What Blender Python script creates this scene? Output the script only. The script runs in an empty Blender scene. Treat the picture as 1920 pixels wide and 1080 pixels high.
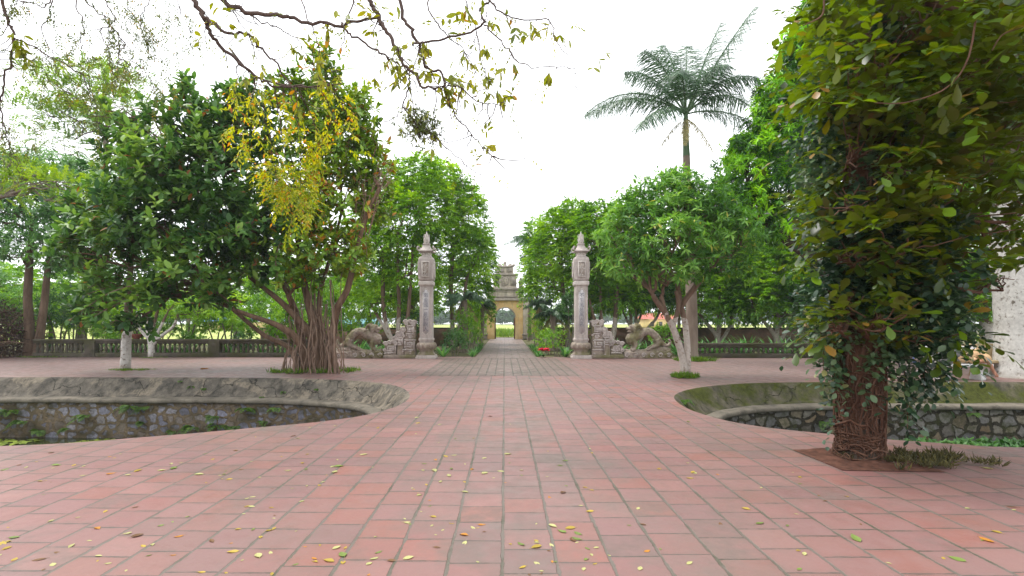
import bpy, bmesh, math, random
import numpy as np
from mathutils import Vector, noise as mnoise
R = math.radians
random.seed(7)
rng = np.random.default_rng(7)
scene = bpy.context.scene
col = scene.collection

# ------------------------------------------------------------------ camera, sky, sun, exposure
F, H, CX, HY = 984.0, 1.376, 946.0, 603.0        # focal length in photo pixels, eye height, vanishing point
cam_d = bpy.data.cameras.new("camera")
cam_d.sensor_width = 36.0
cam_d.lens = F / 1920 * 36
cam_d.shift_x = (960 - CX) / 1920
cam_d.shift_y = (HY - 540) / 1920
cam_d.clip_start = 0.05
cam_d.clip_end = 3000
cam = bpy.data.objects.new("camera", cam_d)
cam.location = (0, 0, H)
cam.rotation_euler = (R(90), 0, 0)
col.objects.link(cam)
scene.camera = cam

SUN_EL, SUN_AZ = R(64), R(300)
world = bpy.data.worlds.new("World")
scene.world = world
world.use_nodes = True
wn = world.node_tree.nodes
wl = world.node_tree.links
bg = wn["Background"]
sky = wn.new("ShaderNodeTexSky")
sky.sky_type = 'NISHITA'
sky.sun_disc = False
sky.sun_elevation = SUN_EL
sky.sun_rotation = SUN_AZ
sky.air_density = 1.0
sky.dust_density = 2.0
sky.ozone_density = 1.0
hsv = wn.new("ShaderNodeHueSaturation")
hsv.inputs["Saturation"].default_value = 0.10
hsv.inputs["Value"].default_value = 1.0
wl.new(sky.outputs[0], hsv.inputs["Color"])
cloud = wn.new("ShaderNodeMix")          # overcast: an even white cloud layer over most of the sky
cloud.data_type = 'RGBA'
cloud.inputs[0].default_value = 0.70
cloud.inputs[7].default_value = (5.6, 5.75, 5.95, 1)
wl.new(hsv.outputs[0], cloud.inputs[6])
wl.new(cloud.outputs[2], bg.inputs["Color"])
bg.inputs["Strength"].default_value = 0.15

sun_d = bpy.data.lights.new("sun", 'SUN')
sun_d.energy = 1.2
sun_d.angle = R(25)
sun_d.color = (1.0, 0.96, 0.90)
sun = bpy.data.objects.new("sun", sun_d)
col.objects.link(sun)
# veiled sun high in front, a little left: crowns are lit from above and behind
sun_vec = Vector((math.sin(SUN_AZ) * math.cos(SUN_EL), math.cos(SUN_AZ) * math.cos(SUN_EL), math.sin(SUN_EL)))
sun.rotation_euler = sun_vec.to_track_quat('Z', 'Y').to_euler()
sun.location = (0, -10, 30)

scene.view_settings.view_transform = 'Standard'
scene.view_settings.look = 'None'
scene.view_settings.gamma = 1.0
scene.view_settings.exposure = 1.42
scene.cycles.max_bounces = 6
scene.cycles.diffuse_bounces = 4
scene.cycles.glossy_bounces = 2
scene.cycles.transmission_bounces = 4
scene.cycles.transparent_max_bounces = 4
scene.cycles.volume_bounces = 0
scene.cycles.sample_clamp_indirect = 8.0
scene.cycles.caustics_reflective = False
scene.cycles.caustics_refractive = False


def P(px, py, Y):
    """a point at distance Y seen at that pixel of the photograph (used to lay the site out)"""
    return np.array([(px - CX) * Y / F, Y, H - (py - HY) * Y / F])


def GY(py):
    return F * H / (py - HY)


def G(px, py):
    """ground point"""
    y = GY(py)
    return np.array([(px - CX) * y / F, y, 0.0])


# ------------------------------------------------------------------ objects and tags
def tag(o, label=None, cat=None, group=None, kind=None):
    if label: o["label"] = label
    if cat: o["category"] = cat
    if group: o["group"] = group
    if kind: o["kind"] = kind
    return o


def empty(name, loc, rz=0.0):
    o = bpy.data.objects.new(name, None)
    o.empty_display_size = 0.2
    o.location = tuple(float(c) for c in loc)
    o.rotation_euler = (0, 0, rz)
    col.objects.link(o)
    return o


def thing(name, label, cat, loc=(0, 0, 0), group=None, rz=0.0, kind=None):
    return tag(empty(name, loc, rz), label, cat, group, kind)


def copy_tree(o, parent=None):
    c = o.copy()
    col.objects.link(c)
    if parent: c.parent = parent
    for ch in list(o.children):
        copy_tree(ch, c)
    return c


class MB:
    """collects vertices and faces; build() links them as ONE mesh object"""
    def __init__(self):
        self.v, self.f, self.a, self.n = [], [], [], 0

    def add(self, v, f, var=0.5):
        v = np.asarray(v, dtype=np.float64).reshape(-1, 3)
        fs = f if isinstance(f, (list, tuple)) and len(f) and isinstance(f[0], np.ndarray) else [np.asarray(f, dtype=np.int64)]
        for q in fs:
            self.f.append(q + self.n)
        self.v.append(v)
        self.a.append(np.broadcast_to(np.asarray(var, dtype=np.float64), (len(v),)))
        self.n += len(v)

    def mesh(self, name, origin=(0, 0, 0), smooth=True):
        v = np.concatenate(self.v) - np.asarray(origin, dtype=np.float64)
        me = bpy.data.meshes.new(name)
        me.vertices.add(len(v))
        me.vertices.foreach_set("co", v.ravel().astype(np.float32))
        loops = np.concatenate([q.ravel() for q in self.f])
        sizes = np.concatenate([np.full(len(q), q.shape[1]) for q in self.f])
        start = np.concatenate([[0], np.cumsum(sizes)[:-1]])
        me.loops.add(len(loops))
        me.loops.foreach_set("vertex_index", loops.astype(np.int32))
        me.polygons.add(len(sizes))
        me.polygons.foreach_set("loop_start", start.astype(np.int32))
        me.polygons.foreach_set("use_smooth", np.full(len(sizes), smooth, dtype=bool))
        at = me.attributes.new("var", 'FLOAT', 'POINT')
        at.data.foreach_set("value", np.concatenate(self.a).astype(np.float32))
        me.update(calc_edges=True)
        return me

    def build(self, name, mat, parent=None, origin=None, smooth=True, bevel=0.0):
        if origin is None:
            origin = (0, 0, 0)
            if parent is not None:
                p = parent
                origin = np.array(p.location)
                while p.parent:
                    p = p.parent
                    origin = origin + np.array(p.location)
        me = self.mesh(name, origin, smooth)
        o = bpy.data.objects.new(name, me)
        me.materials.append(mat)
        col.objects.link(o)
        if parent is not None: o.parent = parent
        else: o.location = tuple(float(c) for c in origin)
        if bevel:
            b = o.modifiers.new("bevel", 'BEVEL')
            b.width = bevel
            b.segments = 2
            b.limit_method = 'ANGLE'
            b.angle_limit = R(40)
        return o

    # ---- shapes
    def box(self, c, s, rz=0.0, taper=1.0, var=0.5):
        x, y, z = np.array(s) / 2
        v = np.array([[-x, -y, -z], [x, -y, -z], [x, y, -z], [-x, y, -z],
                      [-x * taper, -y * taper, z], [x * taper, -y * taper, z], [x * taper, y * taper, z], [-x * taper, y * taper, z]])
        if rz:
            c_, s_ = math.cos(rz), math.sin(rz)
            v[:, :2] = v[:, :2] @ np.array([[c_, s_], [-s_, c_]])
        self.add(v + np.array(c), [[0, 3, 2, 1], [4, 5, 6, 7], [0, 1, 5, 4], [1, 2, 6, 5], [2, 3, 7, 6], [3, 0, 4, 7]], var)

    def loft(self, rings, closed=True, cap=True, var=0.5):
        """rings: list of (k,3) arrays"""
        k = len(rings[0])
        v = np.concatenate(rings)
        m = len(rings)
        i = np.arange(k)
        j = (i + 1) % k
        if not closed:
            i, j = i[:-1], j[:-1]
        fs = []
        for r in range(m - 1):
            fs.append(np.stack([r * k + i, r * k + j, (r + 1) * k + j, (r + 1) * k + i], 1))
        out = [np.concatenate(fs)]
        if cap:
            out.append(np.arange(k)[::-1].reshape(1, k))
            out.append(((m - 1) * k + np.arange(k)).reshape(1, k))
        self.add(v, out, var)

    def lathe(self, prof, c=(0, 0, 0), n=16, var=0.5, cap=True):
        a = np.linspace(0, 2 * math.pi, n, endpoint=False)
        self.loft([np.stack([c[0] + r * np.cos(a), c[1] + r * np.sin(a), np.full(n, c[2] + z)], 1) for r, z in prof], cap=cap, var=var)

    def sq_lathe(self, prof, c=(0, 0, 0), ch=0.12, var=0.5, asp=1.0):
        """square column profile with chamfered corners"""
        out = []
        for h, z in prof:
            q = h * ch
            pts = [(h, -h + q), (h, h - q), (h - q, h), (-h + q, h), (-h, h - q), (-h, -h + q), (-h + q, -h), (h - q, -h)]
            out.append(np.array([(c[0] + x, c[1] + y * asp, c[2] + z) for x, y in pts]))
        self.loft(out, var=var)

    def tube(self, pts, rad, n=6, cap=False, var=0.5, lump=0.0):
        pts = np.asarray(pts, dtype=np.float64)
        m = len(pts)
        rad = np.broadcast_to(np.asarray(rad, dtype=np.float64), (m,)) if np.ndim(rad) else np.full(m, float(rad))
        t = np.gradient(pts, axis=0)
        t /= np.maximum(np.linalg.norm(t, axis=1, keepdims=True), 1e-9)
        ref = np.array([1.0, 0, 0]) if abs(t[0][0]) < 0.8 else np.array([0, 1.0, 0])
        a = np.linspace(0, 2 * math.pi, n, endpoint=False)
        ca, sa = np.cos(a)[:, None], np.sin(a)[:, None]
        rings = []
        u = ref - t[0] * (ref @ t[0])
        for i in range(m):
            u = u - t[i] * (u @ t[i])
            u /= max(np.linalg.norm(u), 1e-9)
            w = np.cross(t[i], u)
            r = rad[i]
            if lump:
                rr = r * (1 + lump * rng.normal(size=(n, 1)))
            else:
                rr = r
            rings.append(pts[i] + (ca * u + sa * w) * rr)
        self.loft(rings, cap=cap, var=var)

    def ball(self, c, r, n=10, m=7, sc=(1, 1, 1), var=0.5):
        th = np.linspace(0.08, math.pi - 0.08, m)
        a = np.linspace(0, 2 * math.pi, n, endpoint=False)
        self.loft([np.stack([c[0] + sc[0] * r * math.sin(t) * np.cos(a), c[1] + sc[1] * r * math.sin(t) * np.sin(a),
                             np.full(n, c[2] - sc[2] * r * math.cos(t))], 1) for t in th], var=var)


def smooth_curve(pts, n, closed=False):
    """Catmull-Rom through pts"""
    pts = np.asarray(pts, dtype=np.float64)
    m = len(pts)
    seg = m if closed else m - 1
    out = []
    for q in np.linspace(0, seg, n, endpoint=not closed):
        i = min(int(q), seg - 1)
        t = q - i
        if closed:
            p0, p1, p2, p3 = (pts[(i + k) % m] for k in (-1, 0, 1, 2))
        else:
            p0, p1, p2, p3 = (pts[min(max(i + k, 0), m - 1)] for k in (-1, 0, 1, 2))
        out.append(0.5 * ((2 * p1) + (-p0 + p2) * t + (2 * p0 - 5 * p1 + 4 * p2 - p3) * t * t + (-p0 + 3 * p1 - 3 * p2 + p3) * t ** 3))
    return np.array(out)


def wob(p0, p1, n=6, amp=0.08, sag=0.0):
    p0, p1 = np.asarray(p0, float), np.asarray(p1, float)
    L = np.linalg.norm(p1 - p0)
    t = np.linspace(0, 1, n)[:, None]
    w = np.sin(t * math.pi)
    pts = p0 + (p1 - p0) * t + rng.normal(size=(n, 3)) * amp * L * w
    pts[:, 2] += sag * L * w[:, 0]
    return pts


# ------------------------------------------------------------------ materials
class NG:
    def __init__(self, name):
        self.m = bpy.data.materials.new(name)
        self.m.use_nodes = True
        self.t = self.m.node_tree
        self.t.nodes.clear()
        self.out = self.t.nodes.new("ShaderNodeOutputMaterial")

    def n(self, kind, props=None, **ins):
        nd = self.t.nodes.new("ShaderNode" + kind)
        for k, v in (props or {}).items():
            setattr(nd, k, v)
        for k, v in ins.items():
            key = int(k[1:]) if k[0] == "i" and k[1:].isdigit() else k.replace("_", " ")
            s = nd.inputs[key]
            if hasattr(v, "node") or isinstance(v, bpy.types.NodeSocket):
                self.t.links.new(v, s)
            else:
                if isinstance(v, tuple) and len(v) == 3 and s.type == 'RGBA': v = v + (1.0,)
                s.default_value = v
        return nd

    def math(self, op, a, b=0.0, c=0.0):
        return self.n("Math", {"operation": op}, i0=a, i1=b, i2=c).outputs[0]

    def mix(self, fac, a, b):
        nd = self.n("Mix", {"data_type": 'RGBA'})
        for s, v in ((nd.inputs[0], fac), (nd.inputs[6], a), (nd.inputs[7], b)):
            if isinstance(v, bpy.types.NodeSocket): self.t.links.new(v, s)
            else: s.default_value = v + (1.0,) if isinstance(v, tuple) and len(v) == 3 else v
        return nd.outputs[2]

    def ramp(self, fac, stops, interp='LINEAR'):
        nd = self.n("ValToRGB", Fac=fac)
        cr = nd.color_ramp
        cr.interpolation = interp
        while len(cr.elements) < len(stops): cr.elements.new(0.5)
        for e, (p, c) in zip(cr.elements, stops):
            e.position = p
            e.color = (c, c, c, 1) if isinstance(c, (int, float)) else tuple(c) + (1,)
        return nd.outputs[0]

    def noise(self, vec, scale, detail=4, rough=0.55, out=0, dim='3D', dist=0.0):
        return self.n("TexNoise", {"noise_dimensions": dim}, Vector=vec, Scale=scale, Detail=detail, Roughness=rough, Distortion=dist).outputs[out]

    def obj(self):
        return self.n("TexCoord").outputs["Object"]

    def bump(self, h, strength=0.3, dist=0.02):
        return self.n("Bump", Height=h, Strength=strength, Distance=dist).outputs[0]

    def finish(self, color, rough=0.8, normal=None, spec=0.3, **kw):
        b = self.n("BsdfPrincipled", Base_Color=color, Roughness=rough)
        b.inputs["Specular IOR Level"].default_value = spec
        if normal is not None: self.t.links.new(normal, b.inputs["Normal"])
        for k, v in kw.items(): b.inputs[k.replace("_", " ")].default_value = v
        self.t.links.new(b.outputs[0], self.out.inputs[0])
        return self.m


def leaf_mat(name, dark, mid, light, odd=None, odd_at=0.96, trans=0.35, rough=0.42, spec=0.4, under=None, tcol=None):
    """leaf colours by the 'var' attribute (clump and leaf variation); light passes through the blade"""
    g = NG(name)
    var = g.n("Attribute", {"attribute_name": "var"}).outputs["Fac"]
    stops = [(0.0, dark), (0.45, mid), (0.85, light)]
    if odd: stops += [(odd_at - 0.02, light), (odd_at, odd)]
    c = g.ramp(var, stops)
    top = c
    if under:
        bf = g.n("NewGeometry").outputs["Backfacing"]
        top = g.mix(bf, c, g.mix(0.75, c, under))
    pb = g.n("BsdfPrincipled", Base_Color=top, Roughness=rough)
    pb.inputs["Specular IOR Level"].default_value = spec
    h = g.n("HueSaturation", Hue=0.485, Saturation=1.1, Value=1.35, Color=c if tcol is None else g.mix(0.5, c, tcol))
    tr = g.n("BsdfTranslucent", Color=h.outputs[0])
    ms = g.n("MixShader", Fac=trans)
    g.t.links.new(pb.outputs[0], ms.inputs[1])
    g.t.links.new(tr.outputs[0], ms.inputs[2])
    g.t.links.new(ms.outputs[0], g.out.inputs[0])
    return g.m


def bark_mat(name, a, b, scale=6.0, white=None, white_h=1.3, patch=None):
    g = NG(name)
    o = g.obj()
    mp = g.n("Mapping", Vector=o, Scale=(1, 1, 0.25)).outputs[0]
    n1 = g.noise(mp, scale, 6, 0.65)
    n2 = g.noise(o, 3.0, 3)
    c = g.ramp(n1, [(0.3, a), (0.7, b)])
    if patch:
        c = g.mix(g.ramp(n2, [(0.5, 0.0), (0.62, 0.75)]), c, patch)
    if white:
        z = g.n("SeparateXYZ", Vector=o).outputs[2]
        zz = g.math('ADD', z, g.math('MULTIPLY', g.math('SUBTRACT', n2, 0.5), 0.9))
        m = g.math('LESS_THAN', zz, white_h)
        flake = g.ramp(g.noise(o, 9.0, 6, 0.7), [(0.36, 0.0), (0.46, 1.0)])
        low = g.ramp(g.math('ADD', z, g.math('MULTIPLY', n2, 0.2)), [(0.10, 0.25), (0.28, 1.0)])
        wcol = g.ramp(g.noise(o, 14, 4), [(0.3, tuple(x * 0.72 for x in white)), (0.7, white)])
        c = g.mix(g.math('MULTIPLY', g.math('MULTIPLY', m, flake), low), c, wcol)
    return g.finish(c, 0.85, g.bump(g.noise(mp, scale * 2.5, 6, 0.7), 0.6, 0.02))


def stone_mat(name, a, b, stain=(0.06, 0.06, 0.05), moss=None, scale=3.0, stain_amt=0.6, streak=False):
    g = NG(name)
    o = g.obj()
    n1 = g.noise(o, scale, 8, 0.65)
    n2 = g.noise(o, scale * 0.5, 5, 0.6)
    n3 = g.noise(o, scale * 11, 5, 0.7)
    c = g.ramp(n1, [(0.3, a), (0.7, b)])
    v = g.n("Mapping", Vector=o, Scale=(1, 1, 0.18)).outputs[0] if streak else o
    c = g.mix(g.ramp(g.noise(v, scale * 1.7, 6, 0.7), [(0.48, 0.0), (0.72, stain_amt)]), c, stain)
    c = g.mix(g.ramp(n3, [(0.55, 0.0), (0.75, 0.45)]), c, stain)
    if moss:
        c = g.mix(g.ramp(n2, [(0.44, 0.0), (0.60, 0.9)]), c, moss)
    h = g.math('ADD', g.math('MULTIPLY', n1, 0.6), g.math('MULTIPLY', n3, 0.4))
    return g.finish(c, 0.9, g.bump(h, 0.55, 0.03), spec=0.2)


def bank_mat(name, a, b, dark, pale, moss):
    """old cement render: patches of bare and pale render, dark runs, hairline cracks, moss"""
    g = NG(name)
    o = g.obj()
    n1 = g.noise(o, 2.3, 8, 0.7)
    c = g.ramp(n1, [(0.32, a), (0.68, b)])
    pt = g.n("TexNoise", Vector=o, Scale=0.9, Detail=7.0, Roughness=0.62, Distortion=0.6).outputs[0]
    pm = g.ramp(pt, [(0.53, 0.0), (0.57, 0.8)])
    c = g.mix(pm, c, g.ramp(g.noise(o, 9, 6, 0.7), [(0.3, tuple(x * .6 for x in pale)), (0.7, pale)]))
    run = g.n("Mapping", Vector=o, Scale=(1, 1, 0.12)).outputs[0]
    c = g.mix(g.ramp(g.noise(run, 4.5, 7, 0.72), [(0.46, 0.0), (0.66, 0.85)]), c, dark)
    c = g.mix(g.ramp(g.noise(o, 26, 6, 0.75), [(0.52, 0.0), (0.72, 0.7)]), c, dark)
    wv = g.n("TexNoise", Vector=o, Scale=2.5, Detail=6.0).outputs["Color"]
    cr = g.n("TexVoronoi", {"feature": 'DISTANCE_TO_EDGE'}, Vector=g.n("VectorMath", {"operation": 'MULTIPLY_ADD'}, i0=wv, i1=(0.7, 0.7, 0.7), i2=o).outputs[0], Scale=0.9).outputs["Distance"]
    crack = g.ramp(cr, [(0.004, 1.0), (0.012, 0.0)])
    c = g.mix(g.math('MULTIPLY', crack, 0.8), c, tuple(x * .5 for x in dark))
    if moss:
        c = g.mix(g.ramp(g.noise(o, 0.8, 8, 0.7), [(0.42, 0.0), (0.54, 0.95)]), c, g.ramp(g.noise(o, 12, 5, 0.7), [(0.3, tuple(x * .5 for x in moss)), (0.7, tuple(x * 1.5 for x in moss))]))
    h = g.math('ADD', g.math('MULTIPLY', n1, 0.5), g.math('ADD', g.math('MULTIPLY', pm, 0.35), g.math('SUBTRACT', g.math('MULTIPLY', g.noise(o, 30, 6, 0.75), 0.4), crack)))
    return g.finish(c, 0.92, g.bump(h, 0.7, 0.025), spec=0.15)


def tile_mat(name, w, l, stagger, cols, joint, moss, jx=0.009, jy=0.0052, dirt=0.6, stain=(0.108, 0.087, 0.073)):
    """clay paving laid in columns; each column slides on its own"""
    g = NG(name)
    o = g.obj()
    wv = g.n("TexNoise", {"noise_dimensions": '3D'}, Vector=o, Scale=2.2, Detail=3.0).outputs["Color"]
    off = g.n("VectorMath", {"operation": 'MULTIPLY_ADD'}, i0=wv, i1=(0.022, 0.022, 0), i2=o).outputs[0]
    sp = g.n("SeparateXYZ", Vector=off)
    x, y = sp.outputs[0], sp.outputs[1]
    cx = g.math('DIVIDE', x, w)
    ci = g.math('FLOOR', cx)
    fx = g.math('FRACT', cx)
    r1 = g.n("TexWhiteNoise", {"noise_dimensions": '1D'}, W=ci).outputs[0]
    ry = g.math('ADD', g.math('DIVIDE', y, l), g.math('MULTIPLY', r1, stagger))
    ri = g.math('FLOOR', ry)
    fy = g.math('FRACT', ry)
    dx = g.math('MULTIPLY', g.math('MINIMUM', fx, g.math('SUBTRACT', 1.0, fx)), w)
    dy = g.math('MULTIPLY', g.math('MINIMUM', fy, g.math('SUBTRACT', 1.0, fy)), l)
    ed = g.noise(o, 30, 3)
    e2 = g.math('ADD', g.math('MULTIPLY', g.math('SUBTRACT', ed, 0.5), 0.016), g.math('MULTIPLY', g.math('SUBTRACT', g.noise(o, 7.0, 3), 0.5), 0.022))
    mx = g.n("MapRange", {"interpolation_type": 'SMOOTHSTEP'}, Value=g.math('ADD', dx, e2), i1=jx - 0.002, i2=jx + 0.003).outputs[0]
    my = g.n("MapRange", {"interpolation_type": 'SMOOTHSTEP'}, Value=g.math('ADD', dy, g.math('MULTIPLY', e2, 0.7)), i1=jy - 0.002, i2=jy + 0.002).outputs[0]
    tile = g.math('MULTIPLY', mx, my)
    idv = g.n("CombineXYZ", X=ci, Y=ri).outputs[0]
    rnd = g.n("TexWhiteNoise", {"noise_dimensions": '2D'}, Vector=idv)
    c = g.ramp(rnd.outputs[0], cols)
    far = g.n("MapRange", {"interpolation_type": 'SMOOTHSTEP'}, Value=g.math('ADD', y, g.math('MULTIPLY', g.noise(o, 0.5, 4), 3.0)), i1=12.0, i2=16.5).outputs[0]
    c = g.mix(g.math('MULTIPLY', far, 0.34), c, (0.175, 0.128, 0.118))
    # soft cloud inside the tile, worn edge, pits
    blotch = g.noise(o, 5.5, 6, 0.6)
    c = g.mix(g.ramp(blotch, [(0.42, 0.0), (0.75, 0.42)]), c, (0.182, 0.104, 0.096))
    edge = g.n("MapRange", Value=g.math('MINIMUM', dx, dy), i1=0.0, i2=0.05, i3=1.0, i4=0.0).outputs[0]
    c = g.mix(g.math('MULTIPLY', edge, g.ramp(g.noise(o, 9, 4), [(0.4, 0.0), (0.7, 0.55)])), c, stain)
    c = g.mix(g.ramp(g.noise(o, 0.33, 5, 0.6), [(0.40, 0.0), (0.66, 0.55)]), c, (0.183, 0.125, 0.112))
    worn = g.math('MULTIPLY', g.ramp(g.noise(o, 1.1, 7, 0.72), [(0.44, 0.0), (0.66, 0.75)]), g.n("MapRange", {"interpolation_type": 'SMOOTHSTEP'}, Value=g.math('ABSOLUTE', g.math('SUBTRACT', x, 0.25)), i1=0.2, i2=2.2, i3=1.0, i4=0.15).outputs[0])
    c = g.mix(worn, c, (0.130, 0.106, 0.090))
    big = g.noise(o, 0.55, 6, 0.65)
    c = g.mix(g.ramp(big, [(0.5, 0.0), (0.72, dirt)]), c, stain)
    c = g.mix(g.ramp(g.noise(o, 2.1, 6, 0.7), [(0.56, 0.0), (0.74, dirt * 0.9)]), c, stain)
    # odd dirty tiles
    c = g.mix(g.math('MULTIPLY', g.math('GREATER_THAN', g.n("TexWhiteNoise", {"noise_dimensions": '2D'}, Vector=g.n("VectorMath", {"operation": 'ADD'}, i0=idv, i1=(31.0, 17.0, 0)).outputs[0]).outputs[0], 0.93), g.ramp(blotch, [(0.4, 0.1), (0.65, 0.55)])), c, stain)
    c = g.mix(g.ramp(g.noise(o, 55, 4, 0.7), [(0.62, 0.0), (0.78, 0.5)]), c, (0.14, 0.08, 0.07))
    jm = g.mix(g.ramp(g.noise(o, 1.3, 5, 0.7), [(0.48, 0.0), (0.62, 1.0)]), joint, moss)
    jm = g.mix(g.ramp(g.noise(o, 40, 4, 0.7), [(0.4, 0.0), (0.7, 0.6)]), jm, (0.10, 0.085, 0.07))
    c = g.mix(mx, jm, g.mix(my, g.mix(0.42, jm, (0.035, 0.028, 0.024)), c))
    tilt = g.math('MULTIPLY', g.math('ADD', g.math('MULTIPLY', fx, g.math('SUBTRACT', rnd.outputs[0], 0.5)), g.math('MULTIPLY', fy, g.math('SUBTRACT', r1, 0.5))), 0.5)
    h = g.math('ADD', g.math('ADD', tile, tilt), g.math('MULTIPLY', g.noise(o, 18, 6, 0.65), 0.35))
    rough = g.ramp(blotch, [(0.3, 0.42), (0.7, 0.7)])
    return g.finish(c, rough, g.bump(h, 0.5, 0.012), spec=0.35)


M = {}
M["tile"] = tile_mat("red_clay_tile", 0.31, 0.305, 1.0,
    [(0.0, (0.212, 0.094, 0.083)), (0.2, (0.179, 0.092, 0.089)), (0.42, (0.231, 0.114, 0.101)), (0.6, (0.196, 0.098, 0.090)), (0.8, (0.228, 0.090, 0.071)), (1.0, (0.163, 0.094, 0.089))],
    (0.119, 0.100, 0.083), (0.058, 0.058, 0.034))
M["brick_path"] = tile_mat("old_path_brick", 0.235, 0.235, 0.0,
    [(0.0, (0.136, 0.092, 0.077)), (0.35, (0.160, 0.111, 0.089)), (0.7, (0.117, 0.089, 0.071)), (1.0, (0.179, 0.111, 0.089))],
    (0.055, 0.048, 0.036), (0.033, 0.040, 0.018), jx=0.013, jy=0.012, dirt=0.9, stain=(0.062, 0.052, 0.037))
M["path_slab"] = tile_mat("path_slab", 0.30, 0.30, 0.0,
    [(0.0, (0.180, 0.133, 0.119)), (0.4, (0.216, 0.162, 0.140)), (0.7, (0.166, 0.130, 0.115)), (1.0, (0.223, 0.155, 0.133))],
    (0.115, 0.094, 0.072), (0.072, 0.079, 0.036), jx=0.007, jy=0.006, dirt=0.5, stain=(0.108, 0.090, 0.072))
M["concrete_left"] = bank_mat("weathered_concrete", (0.059, 0.054, 0.047), (0.175, 0.151, 0.120), (0.025, 0.024, 0.021), (0.266, 0.223, 0.169), None)
M["concrete_moss"] = bank_mat("mossy_concrete", (0.055, 0.050, 0.036), (0.125, 0.108, 0.078), (0.022, 0.022, 0.016), (0.17, 0.145, 0.11), (0.045, 0.052, 0.007))
M["coping"] = stone_mat("coping_cement", (0.094, 0.083, 0.066), (0.206, 0.177, 0.139), (0.031, 0.030, 0.024), None, 2.2, 0.75)
M["stone"] = stone_mat("carved_stone", (0.352, 0.304, 0.277), (0.576, 0.511, 0.472), (0.113, 0.099, 0.088), None, 2.6, 0.5, streak=True)
M["stone_dark"] = stone_mat("dark_carved_stone", (0.227, 0.182, 0.149), (0.452, 0.376, 0.316), (0.053, 0.046, 0.035), (0.143, 0.130, 0.058), 3.4, 0.7)
M["stone_light"] = stone_mat("pale_carved_stone", (0.457, 0.408, 0.369), (0.660, 0.606, 0.561), (0.178, 0.160, 0.143), None, 5.0, 0.45)
M["panel"] = stone_mat("panel_lime", (0.446, 0.420, 0.417), (0.605, 0.570, 0.565), (0.288, 0.271, 0.270), None, 4.0, 0.4)
M["ink"] = stone_mat("ink_paint", (0.10, 0.11, 0.14), (0.19, 0.20, 0.24), (0.25, 0.25, 0.27), None, 9.0, 0.5)
M["baluster"] = stone_mat("baluster_cement", (0.065, 0.056, 0.044), (0.14, 0.12, 0.095), (0.025, 0.025, 0.02), (0.055, 0.056, 0.022), 3.0, 0.7)
M["ochre"] = stone_mat("ochre_plaster", (0.641, 0.387, 0.152), (0.807, 0.597, 0.314), (0.308, 0.248, 0.203), None, 1.6, 0.55, streak=True)
M["gate_grey"] = stone_mat("gate_grey_plaster", (0.403, 0.338, 0.273), (0.676, 0.585, 0.488), (0.117, 0.104, 0.091), None, 1.4, 0.75, streak=True)
M["gate_trim"] = stone_mat("gate_trim", (0.260, 0.227, 0.195), (0.468, 0.403, 0.351), (0.078, 0.072, 0.065), None, 2.0, 0.6)
M["wood_red"] = stone_mat("red_door_frame", (0.16, 0.06, 0.04), (0.24, 0.10, 0.06), (0.08, 0.05, 0.04), None, 3.0, 0.5)
M["bark_brown"] = bark_mat("brown_bark", (0.075, 0.045, 0.028), (0.19, 0.13, 0.09), 7)
M["bark_grey"] = bark_mat("grey_bark", (0.11, 0.09, 0.07), (0.25, 0.21, 0.165), 7)
M["bark_dark"] = bark_mat("dark_bark", (0.035, 0.026, 0.02), (0.10, 0.075, 0.055), 8)
M["bark_white"] = bark_mat("whitewashed_bark", (0.10, 0.065, 0.042), (0.23, 0.165, 0.12), 7, white=(0.62, 0.59, 0.55), white_h=1.35)
M["bark_white_low"] = bark_mat("pale_pink_bark", (0.10, 0.06, 0.04), (0.24, 0.16, 0.115), 7, white=(0.50, 0.43, 0.38), white_h=1.5)
M["bark_white_big"] = bark_mat("big_whitewashed_bark", (0.12, 0.10, 0.08), (0.25, 0.21, 0.17), 4, white=(0.60, 0.58, 0.54), white_h=6.0)
M["bark_ficus"] = bark_mat("ficus_bark", (0.065, 0.036, 0.022), (0.20, 0.125, 0.08), 8)
M["root"] = bark_mat("aerial_root", (0.11, 0.065, 0.045), (0.27, 0.185, 0.135), 12)
M["vine"] = bark_mat("reddish_vine", (0.059, 0.025, 0.015), (0.164, 0.084, 0.052), 15)
M["palm_bark"] = bark_mat("palm_bark", (0.13, 0.095, 0.07), (0.27, 0.215, 0.17), 3)
M["twig"] = bark_mat("twig_bark", (0.05, 0.03, 0.024), (0.125, 0.085, 0.068), 14)
M["dead_twig"] = bark_mat("dead_twig", (0.17, 0.09, 0.06), (0.33, 0.23, 0.17), 14)

M["leaf_ficus"] = leaf_mat("rubber_tree_leaf", (0.024, 0.074, 0.020), (0.080, 0.19, 0.034), (0.22, 0.36, 0.06), (0.36, 0.15, 0.05), 0.965, 0.38, 0.40, 0.3)
M["leaf_ficus_warm"] = leaf_mat("rubber_tree_warm_leaf", (0.065, 0.14, 0.014), (0.165, 0.30, 0.025), (0.33, 0.45, 0.045), (0.42, 0.19, 0.03), 0.90, 0.32, 0.38, 0.4)
M["leaf_mid"] = leaf_mat("mid_green_leaf", (0.034, 0.125, 0.010), (0.135, 0.32, 0.022), (0.29, 0.50, 0.045), (0.40, 0.40, 0.06), 0.985, 0.44)
M["leaf_bright"] = leaf_mat("bright_green_leaf", (0.06, 0.18, 0.008), (0.195, 0.41, 0.018), (0.39, 0.60, 0.045), None, 0.97, 0.40)
M["leaf_mango"] = leaf_mat("long_lime_leaf", (0.016, 0.08, 0.006), (0.12, 0.35, 0.008), (0.36, 0.70, 0.012), None, 0.97, 0.36, 0.36)
M["leaf_blue"] = leaf_mat("bluish_green_leaf", (0.032, 0.11, 0.028), (0.11, 0.27, 0.065), (0.24, 0.44, 0.13), None, 0.97, 0.34)
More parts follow.
